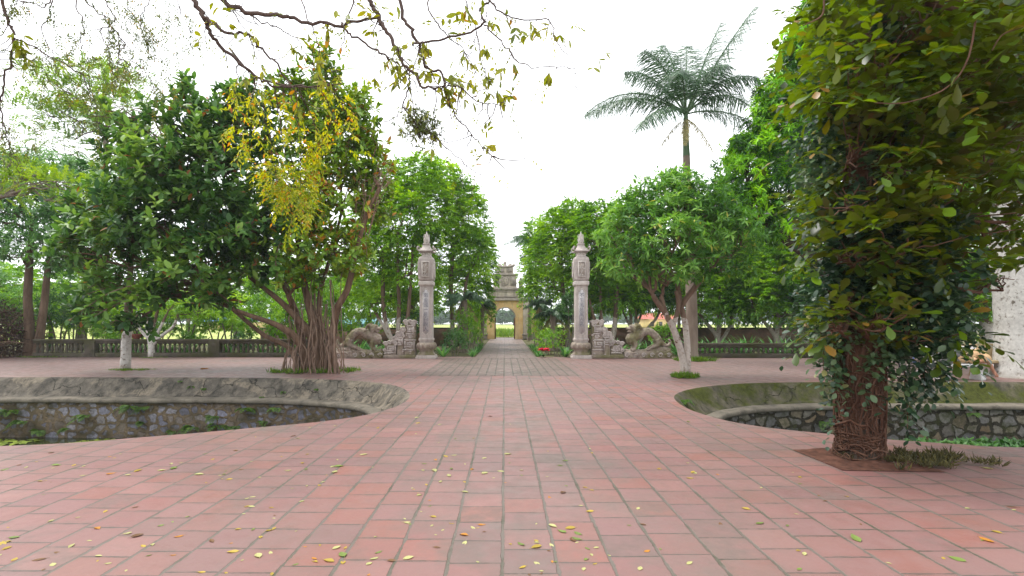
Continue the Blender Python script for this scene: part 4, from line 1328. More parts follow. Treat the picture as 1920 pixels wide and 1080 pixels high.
    for i in range(9):
        a = rng.uniform(655, 695); c = rng.uniform(672, 758)
        q = smooth_curve([P(a, rng.uniform(400, 490), Y - .2), P((a + c) / 2 + rng.normal() * 6, rng.uniform(350, 395), Y - .3), P(c, rng.uniform(280, 350), Y - .2 + rng.normal() * .3)], 12)
        m.tube(q, np.linspace(rng.uniform(.010, .022), 0.004, 12), 6)
        for _ in range(3):
            s = q[rng.integers(4, 11)]
            m.tube(wob(s, s + rng.normal(size=3) * [.3, .2, .15] + [0.1, 0, .35], 5, .06), np.linspace(.010, .003, 5), 5)
    m.build("dead_stems", M["dead_twig"], root)


ficus()


def grass_patch(c, r, n, label, mat="leaf_grass", L=0.17, cat="grass", kind="stuff", name="grass_patch"):
    mb = MB()
    a = rng.random(n) * 6.28
    rr = np.sqrt(rng.random(n))
    p = np.stack([c[0] + r[0] * rr * np.cos(a), c[1] + r[1] * rr * np.sin(a), np.full(n, c[2] if len(c) > 2 else 0.0)], 1)
    lim = 0.72 + 0.5 * np.array([mnoise.noise(Vector((math.cos(t) * 1.6 + c[0], math.sin(t) * 1.6 + c[1], 0))) + .5 * mnoise.noise(Vector((math.cos(t) * 4, math.sin(t) * 4, c[0]))) for t in a])
    keep = (np.array([mnoise.noise(Vector((q[0] * 4, q[1] * 4, 0))) for q in p]) > -0.12 - 0.3 * (rr < 0.4)) & (rr < lim + rng.normal(size=n) * .06)
    p = p[keep]
    k = len(p)
    d = np.stack([rng.normal(size=k) * 0.6, rng.normal(size=k) * 0.6, rng.uniform(0.5, 1.2, k)], 1)
    put_leaves(mb, p, d, rng.normal(size=(k, 3)), L * rng.uniform(0.4, 1.1, k), L * 0.16, np.clip(rng.normal(0.45, 0.2, k), 0, .9), T_RHOMB)
    # a few broad weeds
    j = max(3, k // 60)
    q = p[rng.integers(0, k, j)] + [0, 0, .03]
    grow(mb, q, np.tile([0, 0, 1.0], (j, 1)), dict(kind="whorl", k=7, L=L * .7, W=L * .28, t=T_RHOMB, spread=1.1, droop=0), rng.uniform(.3, .7, j))
    o = mb.build(name, M[mat], None, (c[0], c[1], 0), smooth=False)
    return tag(o, label, cat, None, kind)


grass_patch(P(590, 697, 14.3)[:2], (1.35, 0.75), 2600, "green weeds and grass round the hanging roots of the big fig")
grass_patch(G(1284, 708)[:2], (0.40, 0.30), 1700, "neat round grass tuft at the foot of the forked pale trunk")
grass_patch(P(1305, 680, 18.3)[:2], (0.85, 0.55), 2200, "bright grass clump around the base of the palm trunk", L=0.2)
grass_patch(G(245, 694)[:2], (0.75, 0.30), 900, "thin dry grass round the whitewashed trunk near the left pond", L=0.07)
grass_patch(G(284, 671)[:2], (0.7, 0.35), 700, "thin moss and grass under the small white branching tree", L=0.06)
grass_patch(P(80, 668, 20.2)[:2], (1.3, 0.5), 900, "low grass round the twin brown trunks at the far left", L=0.09)

# ------------------------------------------------------------------ left side trees
Y = 15.2
make_tree("whitewashed_tree", "slim straight trunk painted white, standing alone behind the left pond", "tree", G(237, 693),
          [stem_px([(235, 694), (237, 640), (241, 580), (244, 520), (246, 440)], Y, [9, 8, 7, 5, 3.5])],
          [PB(245, 410, 80, 55, Y + .3), PB(200, 455, 55, 40, Y + .2), PB(300, 470, 50, 40, Y + .6)], "longan", M["leaf_deep"], M["bark_white"], 16)
Y = 20.3
make_tree("frangipani_tree", "small white branching tree with bright green leaves in front of the left balustrade", "tree", G(284, 671),
          [stem_px([(284, 671), (284, 645), (277, 615), (272, 590)], Y, [6, 6, 4, 3]), stem_px([(285, 648), (300, 632), (325, 612), (333, 590)], Y, [4, 3, 2.5, 2]),
           stem_px([(284, 650), (285, 620), (292, 595), (300, 570)], Y, [5, 4, 3, 2]), stem_px([(282, 640), (265, 620), (252, 600)], Y, [3, 2.5, 2]), stem_px([(286, 645), (300, 615), (312, 590)], Y, [3, 2.5, 2])],
          [PB(320, 572, 50, 26, Y), PB(265, 575, 45, 25, Y + .4), PB(370, 585, 40, 25, Y + .5)], "bush", M["leaf_bright"], M["bark_white"], 20, merge=True)
Y = 20.8
make_tree("twin_trunk_tree", "bluish green tree on twin brown trunks at the far left", "tree", G(62, 668),
          [stem_px([(54, 670), (55, 620), (52, 560), (55, 500), (60, 430)], Y, [10, 8, 7, 6, 4]), stem_px([(70, 670), (76, 620), (84, 560), (92, 490), (110, 420)], Y, [9, 7, 6, 5, 4])],
          [PB(60, 400, 100, 60, Y), PB(-40, 390, 80, 70, Y), PB(130, 430, 70, 55, Y), PB(40, 470, 110, 35, Y - .5), PB(150, 500, 60, 45, Y + .5), PB(90, 330, 90, 45, Y + .6), PB(-10, 320, 80, 40, Y + .8), PB(170, 350, 60, 50, Y + 1.2)],
          "blue", M["leaf_blue"], M["bark_brown"], 24)
Y = 26.0
make_tree("feathery_tree", "tall thin tree with feathery lime leaves rising above the left trees", "tree", P(150, 655, Y) * [1, 1, 0],
          [stem_px([(150, 655), (160, 560), (185, 450), (195, 330), (200, 240)], Y, [9, 8, 6, 5, 3])],
          [PB(200, 200, 70, 45, Y), PB(140, 250, 60, 50, Y), PB(240, 220, 45, 40, Y + .5), PB(90, 150, 45, 12, Y), PB(120, 175, 50, 14, Y), PB(90, 215, 60, 14, Y - .4), PB(160, 140, 40, 14, Y), PB(215, 155, 50, 20, Y), PB(110, 280, 45, 35, Y), PB(250, 270, 40, 30, Y)],
          "pinnate", M["leaf_lime"], M["bark_grey"], 4.6, up=-0.05, twigs=9, limb_r=.05, twig_m=M["twig"])
Y = 17.5
make_tree("flame_tree", "low spray of bright lime feathery leaves with yellow tips at the far left", "tree", P(-140, 690, Y) * [1, 1, 0],
          [stem_px([(-140, 690), (-130, 560), (-110, 450), (-60, 390), (0, 370)], Y, [12, 10, 8, 6, 4])],
          [PB(40, 345, 55, 13, Y), PB(110, 350, 55, 13, Y - .3), PB(60, 325, 45, 12, Y + .3), PB(150, 372, 35, 10, Y), PB(-20, 360, 55, 14, Y), PB(20, 300, 30, 10, Y)],
          dict(SP["pinnate"], L=0.10, W=0.042, k=24, twig=.55), M["leaf_lime"], M["bark_grey"], 10, up=-0.1)

# shrubs behind the left balustrade
Y = 23.0
for i, (px, py, rx, rz, y, mt, lab) in enumerate([
        (110, 585, 60, 45, 22.5, "leaf_deep", "dark leafy shrub just right of the twin trunks"),
        (170, 600, 50, 45, 23.0, "leaf_bright", "bright green shrub behind the balustrade left of the whitewashed trunk"),
        (215, 625, 40, 26, 22.0, "leaf_mid", "low shrub directly behind the whitewashed trunk"),
        (-30, 560, 70, 70, 24.0, "leaf_blue", "bluish shrub at the left edge behind the dry brush"),
        (30, 600, 45, 60, 23.5, "leaf_mid", "tall shrub seen between the dry brush and the twin trunks"),
        (350, 575, 70, 30, 23.5, "leaf_bright", "bright green branch mass over the yellow field, right of the white branching tree"),
        (430, 585, 60, 40, 23.0, "leaf_bright", "leafy bush over the balustrade, below the low limbs of the fig"),
        (500, 600, 60, 55, 22.6, "leaf_mid", "dense bush just left of the hanging roots"),
        (360, 632, 26, 12, 21.4, "leaf_mid", "small leafy plant poking above the balustrade coping"),
        (455, 640, 24, 20, 21.0, "leaf_deep", "dark round plant pressed against the balustrade near the fig"),
        (60, 610, 40, 40, 23.0, "leaf_bright", "bright shrub seen through the gap of the twin trunks"),
        (135, 560, 60, 45, 25.5, "leaf_mid", "leafy mass above the balustrade, right of the banana leaf"),
        (255, 600, 45, 34, 24.0, "leaf_bright", "shrub behind the potted plant on the balustrade"),
        (300, 615, 40, 24, 23.0, "leaf_mid", "low shrub between the white branches and the field"),
        (405, 605, 50, 32, 24.5, "leaf_mid", "leafy shrub over the yellow field, below the fig's outer leaves"),
        (540, 610, 50, 45, 23.5, "leaf_bright", "shrub seen between the fig's lowest limb and its roots"),
        (650, 590, 60, 60, 25.5, "leaf_bright", "bright shrub mass behind the left lion"),
        (580, 570, 70, 80, 25.0, "leaf_mid", "tall shrub right behind the fig trunk")]):
    c, r, _ = PB(px, py, rx, rz, y)
    make_tree("shrub", lab, "shrub", (c[0], y, 0), [([np.array([c[0] + dx, y, -0.03]), np.array([c[0] + dx * 2, y, c[2] * .5]), np.array([c[0] + dx * 5, y, c[2]])], [0.04, 0.03, 0.015]) for dx in (-0.1, 0.05, 0.15)],
              [(c, r, 1.0), (c + np.array([-r[0] * .6, .2, -r[2] * .4]), r * .6, 1.0), (c + np.array([r[0] * .6, -.2, -r[2] * .35]), r * .6, 1.0)], "bush", M[mt], M["bark_grey"], 22, group="shrubs behind the balustrade", limb_r=.025, twigs=4, hole=.22)

# ------------------------------------------------------------------ trees along the path
def path_tree(lab, px_base, Y, stems, blobs, leaf="leaf_mid", sp="longan", dens=24, bark="bark_white_low", name="longan_tree", group="leafy trees lining the path", **kw):
    b = P(px_base, 603, Y) * [1, 1, 0]
    return make_tree(name, lab, "tree", b, [stem_px(p, Y, r) for p, r in stems], blobs, sp, M[leaf], M[bark], dens, group=group, **kw)


Y = 24.0
path_tree("many-stemmed tree with pale lower trunks rising directly left of the left pillar", 742, Y,
          [([(742, 661), (735, 640), (722, 600), (718, 540), (720, 470)], [5, 5, 4, 4, 3]), ([(744, 661), (746, 630), (748, 570), (746, 520), (745, 440)], [5, 4, 4, 3, 2]),
           ([(746, 661), (758, 635), (765, 590), (770, 530), (775, 450)], [5, 4, 4, 3, 2]), ([(736, 645), (715, 605), (695, 570)], [3, 3, 2])],
          [PB(745, 430, 75, 85, Y), PB(700, 490, 55, 75, Y + .5), PB(790, 400, 60, 80, Y + .4), PB(770, 500, 60, 70, Y + .6), PB(730, 360, 50, 50, Y + .5), PB(790, 330, 42, 40, Y + .6), PB(690, 420, 45, 60, Y + 1), PB(720, 560, 55, 40, Y + 1.2), PB(775, 580, 40, 35, Y + 1.5)], "leaf_bright", dens=22)
Y = 26.5
path_tree("tall rounded tree whose crown stands just right of the left pillar's top", 850, Y,
          [([(850, 656), (848, 600), (845, 540), (850, 460)], [5, 4, 4, 3]), ([(851, 656), (866, 590), (875, 520)], [4, 3, 3])],
          [PB(830, 390, 50, 65, Y), PB(870, 430, 48, 70, Y), PB(840, 470, 60, 60, Y), PB(885, 490, 42, 60, Y + .3), PB(830, 340, 36, 36, Y + .5), PB(868, 380, 36, 40, Y + .4), PB(850, 545, 50, 40, Y + .8)], "leaf_bright", dens=22)
Y = 32.0
path_tree("tree leaning over the left edge of the path, close to the arched gate", 885, Y,
          [([(885, 648), (885, 600), (882, 540), (885, 480)], [4, 3, 3, 2])],
          [PB(893, 470, 36, 48, Y), PB(905, 510, 26, 48, Y - .4), PB(880, 530, 40, 45, Y), PB(898, 560, 26, 45, Y - .5), PB(905, 590, 20, 30, Y - 1.2)], "leaf_mid", dens=22)
Y = 27.0
path_tree("light green feathery tree right of the path, between the gate and the right pillar", 1060, Y,
          [([(1066, 655), (1064, 610), (1058, 560), (1050, 500)], [5, 4, 4, 3]), ([(1068, 655), (1082, 600), (1095, 540)], [4, 3, 2])],
          [PB(1060, 455, 55, 60, Y), PB(1030, 490, 50, 55, Y), PB(1085, 490, 50, 60, Y + .4), PB(1045, 430, 38, 36, Y + .3), PB(1090, 430, 40, 40, Y + .5), PB(1075, 400, 28, 24, Y + .4), PB(1035, 535, 45, 35, Y - .4), PB(1090, 545, 45, 40, Y + 1)], "leaf_bright", dens=22)
Y = 34.0
path_tree("narrow tree at the right edge of the path, closest to the arched gate", 1012, Y,
          [([(1012, 645), (1010, 600), (1006, 550), (1004, 500)], [4, 3, 3, 2])],
          [PB(1005, 470, 25, 40, Y), PB(998, 510, 22, 42, Y - .4), PB(1010, 540, 28, 38, Y), PB(995, 560, 18, 30, Y - .6), PB(1020, 500, 28, 40, Y + .5), PB(1003, 438, 20, 26, Y + .2)], "leaf_mid", dens=24)
Y = 24.5
path_tree("tree with slanting pale stems just right of the right pillar, over the scroll wall", 1140, Y,
          [([(1140, 660), (1150, 625), (1155, 580), (1158, 520)], [5, 5, 4, 3]), ([(1138, 655), (1122, 620), (1112, 590), (1105, 560)], [4, 4, 3, 2]), ([(1140, 650), (1128, 600), (1126, 540)], [3, 3, 2])],
          [PB(1135, 470, 55, 60, Y), PB(1175, 500, 55, 60, Y + .5), PB(1115, 520, 45, 50, Y + .3), PB(1160, 430, 45, 45, Y + .8), PB(1110, 440, 40, 45, Y + .8), PB(1150, 560, 60, 30, Y + .8), PB(1120, 405, 35, 25, Y + 1)], "leaf_mid", dens=22)
Y = 27.5
path_tree("dark stemmed tree behind the right lion, in front of the brick wall", 1195, Y,
          [([(1195, 652), (1193, 610), (1190, 570)], [4, 3, 2]), ([(1195, 640), (1180, 610), (1165, 575)], [3, 2, 2]), ([(1196, 645), (1215, 615), (1232, 595), (1238, 575)], [3, 3, 2, 2])],
          [PB(1200, 550, 65, 40, Y), PB(1160, 560, 45, 32, Y), PB(1245, 560, 45, 30, Y + .5), PB(1205, 500, 60, 50, Y + .8)], "leaf_deep", dens=22)
Y = 26.0
for lab, bx, off in (("tree with pale lower branches behind the right balustrade, left of its middle post", 1455, 0), ("tree with three spreading pale stems nearest the vine-wrapped trunk's left side", 1508, .5), ("leafy tree behind the palm trunk", 1345, 1.0)):
    path_tree(lab, bx, Y + off,
              [([(bx, 656), (bx - 2, 630), (bx - 25, 600), (bx - 45, 575)], [5, 4, 3, 2]), ([(bx, 650), (bx + 3, 610), (bx + 4, 560)], [4, 4, 3]), ([(bx + 2, 645), (bx + 22, 615), (bx + 26, 580)], [4, 3, 2])],
              [PB(bx - 30, 560, 60, 45, Y + off), PB(bx + 30, 550, 55, 45, Y + off), PB(bx, 510, 65, 50, Y + off + .5), PB(bx - 50, 520, 50, 45, Y + off + .8), PB(bx + 10, 590, 60, 25, Y + off), PB(bx + 5, 460, 60, 45, Y + off + 1)], "leaf_mid", dens=20, group="trees behind the right balustrade")
path_tree("leafy tree behind the benches at the right edge", 1850, 21.0,
          [([(1850, 668), (1850, 620), (1840, 560), (1835, 500)], [12, 10, 8, 6]), ([(1848, 630), (1815, 605), (1780, 590)], [7, 5, 4])],
          [PB(1800, 560, 100, 60, 21), PB(1880, 540, 100, 80, 21.5), PB(1760, 600, 70, 40, 22), PB(1830, 470, 140, 80, 22), PB(1920, 600, 60, 50, 22.5), PB(1690, 540, 90, 80, 23), PB(1700, 610, 70, 35, 23.5)], "leaf_mid", dens=18, bark="bark_white", group="trees behind the right balustrade")

# second row, farther back
for i, (lab, px, Yb, top, lf) in enumerate([
        ("background tree at the far left edge behind the twin trunks", -60, 30, 470, "leaf_mid"), ("background tree just left of the twin trunks' gap", 25, 33, 500, "leaf_bright"),
        ("background tree between the twin trunks and the whitewashed trunk", 150, 31, 490, "leaf_mid"), ("background tree behind the whitewashed trunk", 250, 34, 480, "leaf_deep"),
        ("background tree over the field, right of the white branching tree", 350, 33, 500, "leaf_bright"), ("background tree over the field, left of the fig's low limbs", 440, 35, 480, "leaf_mid"),
        ("background tree behind the fig's left limbs", 520, 33, 470, "leaf_bright"), ("background tree behind the fig's hanging roots", 610, 35, 470, "leaf_mid"), ("background tree seen between the fig and the left pillar", 690, 32, 460, "leaf_bright"),
        ("background tree directly behind the left pillar", 775, 34, 470, "leaf_mid"), ("background tree directly behind the right pillar", 1105, 35, 470, "leaf_mid"), ("background tree over the brick wall, right of the right pillar", 1180, 34, 460, "leaf_bright"),
        ("background tree seen past the forked pale trunk", 1270, 36, 470, "leaf_mid"), ("background tree seen right of the palm trunk", 1370, 34, 450, "leaf_bright"), ("background tree over the lighter stretch of brick wall", 1450, 35, 440, "leaf_mid"),
        ("background tree left of the vine-wrapped trunk", 1540, 34, 440, "leaf_deep"), ("background tree hidden mostly by the vine-wrapped trunk", 1650, 33, 450, "leaf_mid"), ("background tree right of the vine-wrapped trunk", 1770, 32, 450, "leaf_mid")]):
    h = 603 - top
    path_tree(lab, px, Yb, [([(px, 645), (px + 3, 600), (px - 2, 560), (px + 2, 530)], [4, 3, 3, 2]), ([(px + 1, 640), (px + 22, 590), (px + 30, 560)], [3, 2, 2])],
              [PB(px, top + h * .42, 52, h * .42, Yb), PB(px - 40, top + h * .62, 36, h * .26, Yb), PB(px + 42, top + h * .60, 36, h * .28, Yb + .5), PB(px + 5, top + h * .78, 45, h * .20, Yb - .5)], lf, dens=11, group="background trees", sp=dict(SP["longan"], L=.28, W=.11), twigs=4)

# ------------------------------------------------------------------ forked pale tree (right court)
Y = 13.3
make_tree("forked_tree", "leafy round tree with a forked pale trunk standing on the right court", "tree", G(1284, 706),
          [stem_px([(1284, 706), (1278, 665), (1262, 615), (1248, 588), (1240, 555)], [13.3, 13.3, 13.2, 13.1, 13.0], [7.5, 6.5, 6, 5, 4]),
           stem_px([(1288, 706), (1289, 660), (1285, 610), (1276, 570), (1270, 530)], [13.35, 13.35, 13.5, 13.6, 13.6], [7.5, 6, 5.5, 5, 4]),
           stem_px([(1276, 575), (1290, 555), (1310, 530), (1330, 505)], [13.6, 13.6, 13.5, 13.4], [6, 5, 5, 4]),
           stem_px([(1250, 590), (1236, 572), (1222, 550)], [13.1, 13.0, 12.9], [5, 5, 4]), stem_px([(1262, 612), (1272, 575), (1268, 545)], [13.2, 13.2, 13.2], [5, 4, 4])],
          [PB(1275, 430, 95, 85, Y), PB(1200, 440, 80, 65, Y), PB(1350, 440, 80, 70, Y), PB(1245, 370, 80, 48, Y + .2), PB(1320, 385, 70, 50, Y + .1), PB(1180, 500, 60, 45, Y - .2), PB(1260, 510, 75, 45, Y - .7),
           PB(1350, 500, 65, 45, Y - .2), PB(1400, 450, 40, 45, Y), PB(1150, 440, 40, 40, Y + .4), PB(1190, 390, 50, 36, Y + .4), PB(1275, 340, 50, 25, Y + .4), PB(1260, 460, 80, 60, Y - .9)],
          "right", M["leaf_forked"], M["bark_white_low"], 17, limb_r=.05)

# ------------------------------------------------------------------ big mango-like tree behind the vine tree
Y = 17.5
make_tree("mango_tree", "big tree with vivid lime young leaves between the palm and the vine-wrapped tree", "tree", P(1600, 603, Y) * [1, 1, 0],
          [stem_px([(1600, 680), (1595, 600), (1580, 500), (1560, 380), (1560, 240)], Y, [26, 22, 20, 15, 9]), stem_px([(1590, 560), (1530, 490), (1450, 430), (1400, 380)], Y, [14, 12, 9, 6])],
          [PB(1400, 290, 42, 45, Y), PB(1450, 190, 42, 50, Y), PB(1500, 95, 45, 50, Y), PB(1545, 20, 50, 50, Y), PB(1360, 370, 45, 45, Y), PB(1440, 260, 45, 45, Y), PB(1500, 190, 50, 60, Y), PB(1345, 430, 40, 45, Y), PB(1420, 320, 75, 70, Y), PB(1470, 240, 70, 75, Y), PB(1520, 150, 70, 80, Y), PB(1565, 70, 70, 65, Y), PB(1400, 390, 65, 50, Y - .3), PB(1480, 350, 70, 65, Y - .6), PB(1540, 260, 70, 80, Y - .8),
           PB(1470, 430, 70, 50, Y), PB(1620, 30, 90, 70, Y), PB(1640, 160, 110, 110, Y), PB(1600, 330, 110, 110, Y), PB(1720, 80, 110, 100, Y + .5), PB(1740, 250, 120, 120, Y + .5), PB(1840, 160, 110, 130, Y + .5), PB(1850, 350, 110, 110, Y + .5), PB(1700, 420, 110, 80, Y + .5), PB(1480, 140, 36, 42, Y + .5), PB(1530, 60, 36, 30, Y + .5), PB(1380, 440, 42, 30, Y)],
          "mango", M["leaf_mango"], M["bark_dark"], 16, limb_r=.09, twigs=6, clump=1.1, freq=1.7)


# ------------------------------------------------------------------ palms
def frond(root, base, az, el, L, sag, mat, stem, n=64, ll=1.0, w=0.024, hang=0.5, name="frond", twist=0.0):
    d = np.array([math.cos(az) * math.cos(el), math.sin(az) * math.cos(el), math.sin(el)])
    t = np.linspace(0, 1, 14)[:, None]
    q = base + d * t * L
    q[:, 2] -= (t[:, 0] ** 2.0) * L * sag
    m = MB()
    m.tube(q, np.linspace(0.035, 0.006, 14) * (L / 3.5), 5, var=0.8)
    tt = np.linspace(0.16, 0.995, n)
    c = np.stack([np.interp(tt, t[:, 0], q[:, i]) for i in range(3)], 1)
    tg = unit(np.stack([np.gradient(c[:, i]) for i in range(3)], 1))
    side = unit(np.cross(tg, np.array([0, 0, 1.0])))
    upv = np.cross(side, tg)
    prof = np.sin(np.clip(tt * 1.02, 0, 1) * math.pi) ** 0.55 * 0.8 + 0.2
    for s in (-1, 1):
        for lift in (0.35, -0.1):
            dd = side * s * 0.85 + tg * 0.62 + upv * lift + rng.normal(size=c.shape) * 0.10
            dd[:, 2] -= hang * 1.15
            put_leaves(m, c + rng.normal(size=c.shape) * .005, dd, upv + rng.normal(size=c.shape) * 0.25, ll * prof * rng.uniform(.6, 1.15, n), w, np.clip(rng.normal(.45, .2, n), 0, .9), T_STRAP)
    return m.build(name, mat, root, smooth=False)


def royal_palm():
    Y = 19.0
    base = P(1297, 676, Y) * [1, 1, 0]
    root = thing("royal_palm", "tall palm with a smooth brown trunk and feathery fronds against the white sky", "palm", base)
    m = MB()
    q = smooth_curve([base, P(1297, 600, Y), P(1294, 480, Y), P(1289, 370, Y), P(1287, 290, Y)], 24)
    m.tube(q, np.interp(np.linspace(0, 1, 24), [0, .06, .3, .7, 1], [.27, .22, .20, .15, .12]), 14)
    m.build("trunk", M["palm_bark"], root)
    top = P(1286, 214, Y)
    m = MB()
    m.tube(smooth_curve([q[-1] - [0, 0, .05], P(1286, 255, Y), top], 10), np.linspace(.13, .075, 10), 12, var=0.75)
    m.build("crownshaft", M["leaf_palm"], root)
    # azimuth (0 = right, 90 = away), elevation, length, sag
    L = 4.3
    for az, el, l, sg in ((172, 42, L * 1.12, .62), (190, 28, L * 1.02, .55), (155, 60, L * 1.02, .42), (205, 62, L * .95, .42), (120, 76, L * .95, .25), (70, 74, L * .95, .22), (5, 60, L * 1.22, .10),
                          (22, 44, L * .95, .50), (-20, 52, L * .9, .55), (-65, 58, L * .85, .6), (-115, 52, L * .85, .65), (222, 8, L * .72, .55), (-35, 4, L * .75, .6), (15, 70, L * 1.0, .12)):
        frond(root, top, R(az), R(el), l, sg, M["leaf_palm"], M["leaf_palm"])
    for az, el, l, sg in ((250, -25, 1.5, .5), (300, -35, 1.4, .5), (190, -30, 1.3, .5)):
        frond(root, top - [0, 0, .15], R(az), R(el), l, sg, M["leaf_palm_dry"], M["leaf_palm_dry"], 24, .3, name="dry_frond")


royal_palm()


def small_palm(label, px, Y, ptop, rtrunk, L, n, bark="palm_bark", mat="leaf_palm", dry=2, ll=.34):
    base = P(px, 603, Y) * [1, 1, 0]
    root = thing("small_palm", label, "palm", base, "small palms beside the path")
    top = P(px + 2, ptop, Y)
    m = MB()
    m.tube(smooth_curve([base, (base + top) / 2 + [0.05, 0, 0], top], 14), np.linspace(rtrunk * 1.15, rtrunk, 14), 10, lump=.05)
    m.build("trunk", M[bark], root)
    for i in range(n):
        az = i * 2.4 + rng.normal() * .2
        frond(root, top, az, R(rng.uniform(15, 65)), L * rng.uniform(.8, 1.1), rng.uniform(.5, .8), M[mat], M[mat], 26, ll, .03, .9)
    for i in range(dry):
        frond(root, top - [0, 0, .05], rng.uniform(0, 6.28), R(rng.uniform(-35, 0)), L * .8, .7, M["leaf_palm_dry"], M["leaf_palm_dry"], 22, ll, .03, .9, name="dry_frond")


small_palm("short thick-trunked palm beside the round bush, left of the path", 868, 24.0, 562, 0.14, 1.3, 14)
small_palm("small palm half hidden by shrubs at the left edge of the path", 902, 30.0, 570, 0.10, 1.1, 11, dry=1)
small_palm("dark-headed palm right of the path, behind the red flower", 1035, 25.0, 590, 0.15, 1.5, 14)
small_palm("slim palm with a brown stem at the right edge of the path near the gate", 1012, 29.0, 570, 0.09, 1.2, 11, dry=1)
small_palm("tall feathery palm whose fronds stick out left above the trees right of the gate", 992, 38.0, 452, 0.13, 2.0, 13, dry=0, ll=.5)


# ------------------------------------------------------------------ planting beside the path
def bush(label, c, r, leaf, sp, dens, name="shrub", group="shrubs beside the path"):
    c = np.array(c, float)
    make_tree(name, label, "shrub", (c[0], c[1], 0), [([np.array([c[0] + dx, c[1], -.03]), np.array([c[0] + dx * 2.5, c[1], c[2]])], [.025, .012]) for dx in (-.08, .0, .1)],
              [(c, np.array(r, float), 1.0)], sp, M[leaf], M["bark_grey"], dens, group=group, limb_r=.015, twigs=8)


SB = dict(SP["bush"], L=0.085, W=0.034, k=9)
bush("clipped round dark bush at the foot of the left pillar's path side", (-2.02, 21.3, 0.52), (0.62, .55, .58), "leaf_deep", SB, 60, "round_bush")
bush("tall loose green shrub beside the clipped round bush", (-1.75, 23.2, 0.95), (.65, .7, 1.05), "leaf_mid", SB, 40)
bush("low green shrub along the left edge of the path, halfway to the gate", (-1.7, 26.5, 0.75), (.6, 1.2, .85), "leaf_bright", SB, 32)
bush("leafy shrub against the left edge of the path close to the gate", (-1.8, 33.5, 1.4), (.7, 1.8, 1.6), "leaf_mid", SB, 26)
bush("tall leafy shrub in front of the left side wall of the arched gate", (-2.0, 38.5, 1.5), (.75, 1.0, 1.6), "leaf_bright", SP["bush"], 24)
bush("leafy shrub hanging over the left edge of the path beside the tall loose shrub", (-1.9, 29.5, 1.7), (.7, 1.3, 1.2), "leaf_bright", SP["bush"], 26)
bush("broad dark shrub under the tree behind the left pillar", (-4.3, 24.5, 1.0), (1.0, .8, 1.0), "leaf_deep", SP["bush"], 26)
bush("broad green shrub behind the right pillar, under the slanting stems", (3.2, 26.0, 1.2), (1.2, .8, 1.1), "leaf_mid", SP["bush"], 24)
bush("yellowish leafy shrub under the small palms left of the path", (-2.3, 25.5, 1.9), (.7, .7, .6), "leaf_lime", SB, 26)
bush("round green shrub right of the path, behind the red flower", (1.85, 22.3, 0.55), (.55, .7, .55), "leaf_bright", SB, 45)
bush("thin twiggy shrub between the red flower and the right pillar", (2.1, 21.0, 0.62), (.5, .5, .62), "leaf_mid", dict(SB, k=6), 24)
bush("tall shrub along the right edge of the path near the gate", (1.85, 30.5, 1.1), (.6, 1.8, 1.25), "leaf_mid", SB, 26)
bush("leafy shrub at the right edge of the path, halfway to the gate", (1.95, 26.0, 0.9), (.6, 1.1, .9), "leaf_bright", SB, 30)
bush("small dark tree-like shrub beside the right pillar", (3.05, 23.5, 2.0), (.8, .7, .75), "leaf_deep", SP["bush"], 32)
bush("round glossy shrub behind the right lion's back, next to the palm trunk", (6.75, 22.3, 0.75), (.75, .7, .6), "leaf_mid", SB, 40)


def strap_clump(name, label, c, n, L, group, mat="leaf_strap", W=0.055, cat="plant"):
    m = MB()
    a = rng.random(n) * 6.28
    el = rng.uniform(.5, 1.35, n)
    d = np.stack([np.cos(a) * np.cos(el), np.sin(a) * np.cos(el), np.sin(el)], 1)
    p = np.array(c) + np.stack([np.cos(a), np.sin(a), np.zeros(n)], 1) * .05
    put_leaves(m, p, d, np.stack([-np.cos(a), -np.sin(a), np.ones(n)], 1), L * rng.uniform(.6, 1.1, n), W, np.clip(rng.normal(.5, .2, n), 0, .9), T_STRAP)
    return tag(m.build(name, M[mat], None, c, smooth=False), label, cat, group)


for i in range(20):
    x = 6.9 + i * 0.43 + rng.normal() * .07
    strap_clump("lily_clump", "clump of strap-leaved lilies behind the right balustrade", (x, 20.5 + rng.uniform(0, .8), -.03), 34, .95, "lilies behind the right balustrade", W=.065)
for x in (4.05, 4.5, 5.2, 5.7, 6.1):
    strap_clump("lily_clump", "clump of strap-leaved lilies showing round the right lion", (x, 20.7 + rng.uniform(0, .4), -.03), 38, .85, "lilies round the right lion", W=.065)
for x in (-4.2, -4.7, -5.3, -5.8, -6.3):
    strap_clump("lily_clump", "clump of strap-leaved lilies showing round the left lion", (x, 20.8 + rng.uniform(0, .4), -.03), 38, .85, "lilies round the left lion", W=.065)
for i in range(16):
    x = -16.8 + i * .6 + rng.normal() * .1
    strap_clump("lily_clump", "green plant glimpsed between the balusters of the left balustrade", (x, 21.3 + rng.uniform(0, .6), -.03), 26, .7, "plants behind the left balustrade", W=.07)
for i in range(7):
    t = i / 6
    strap_clump("lily_clump", "low strap-leaved plant edging the left side of the path", (-1.25 - .05 * rng.normal(), 20.6 + t * 7, 0), 26, .34, "low plants edging the path", W=.04)
for i in range(7):
    t = i / 6
    strap_clump("lily_clump", "low strap-leaved plant edging the right side of the path", (1.4 + .05 * rng.normal(), 20.6 + t * 7, 0), 26, .36, "low plants edging the path", W=.045)
strap_clump("lily_clump", "broad-leaved plant by the left foot of the right pillar", (2.38, 20.5, 0), 22, .6, None, W=.10)
strap_clump("lily_clump", "broad-leaved plant by the right foot of the left pillar", (-2.42, 20.7, 0), 22, .65, None, W=.09)
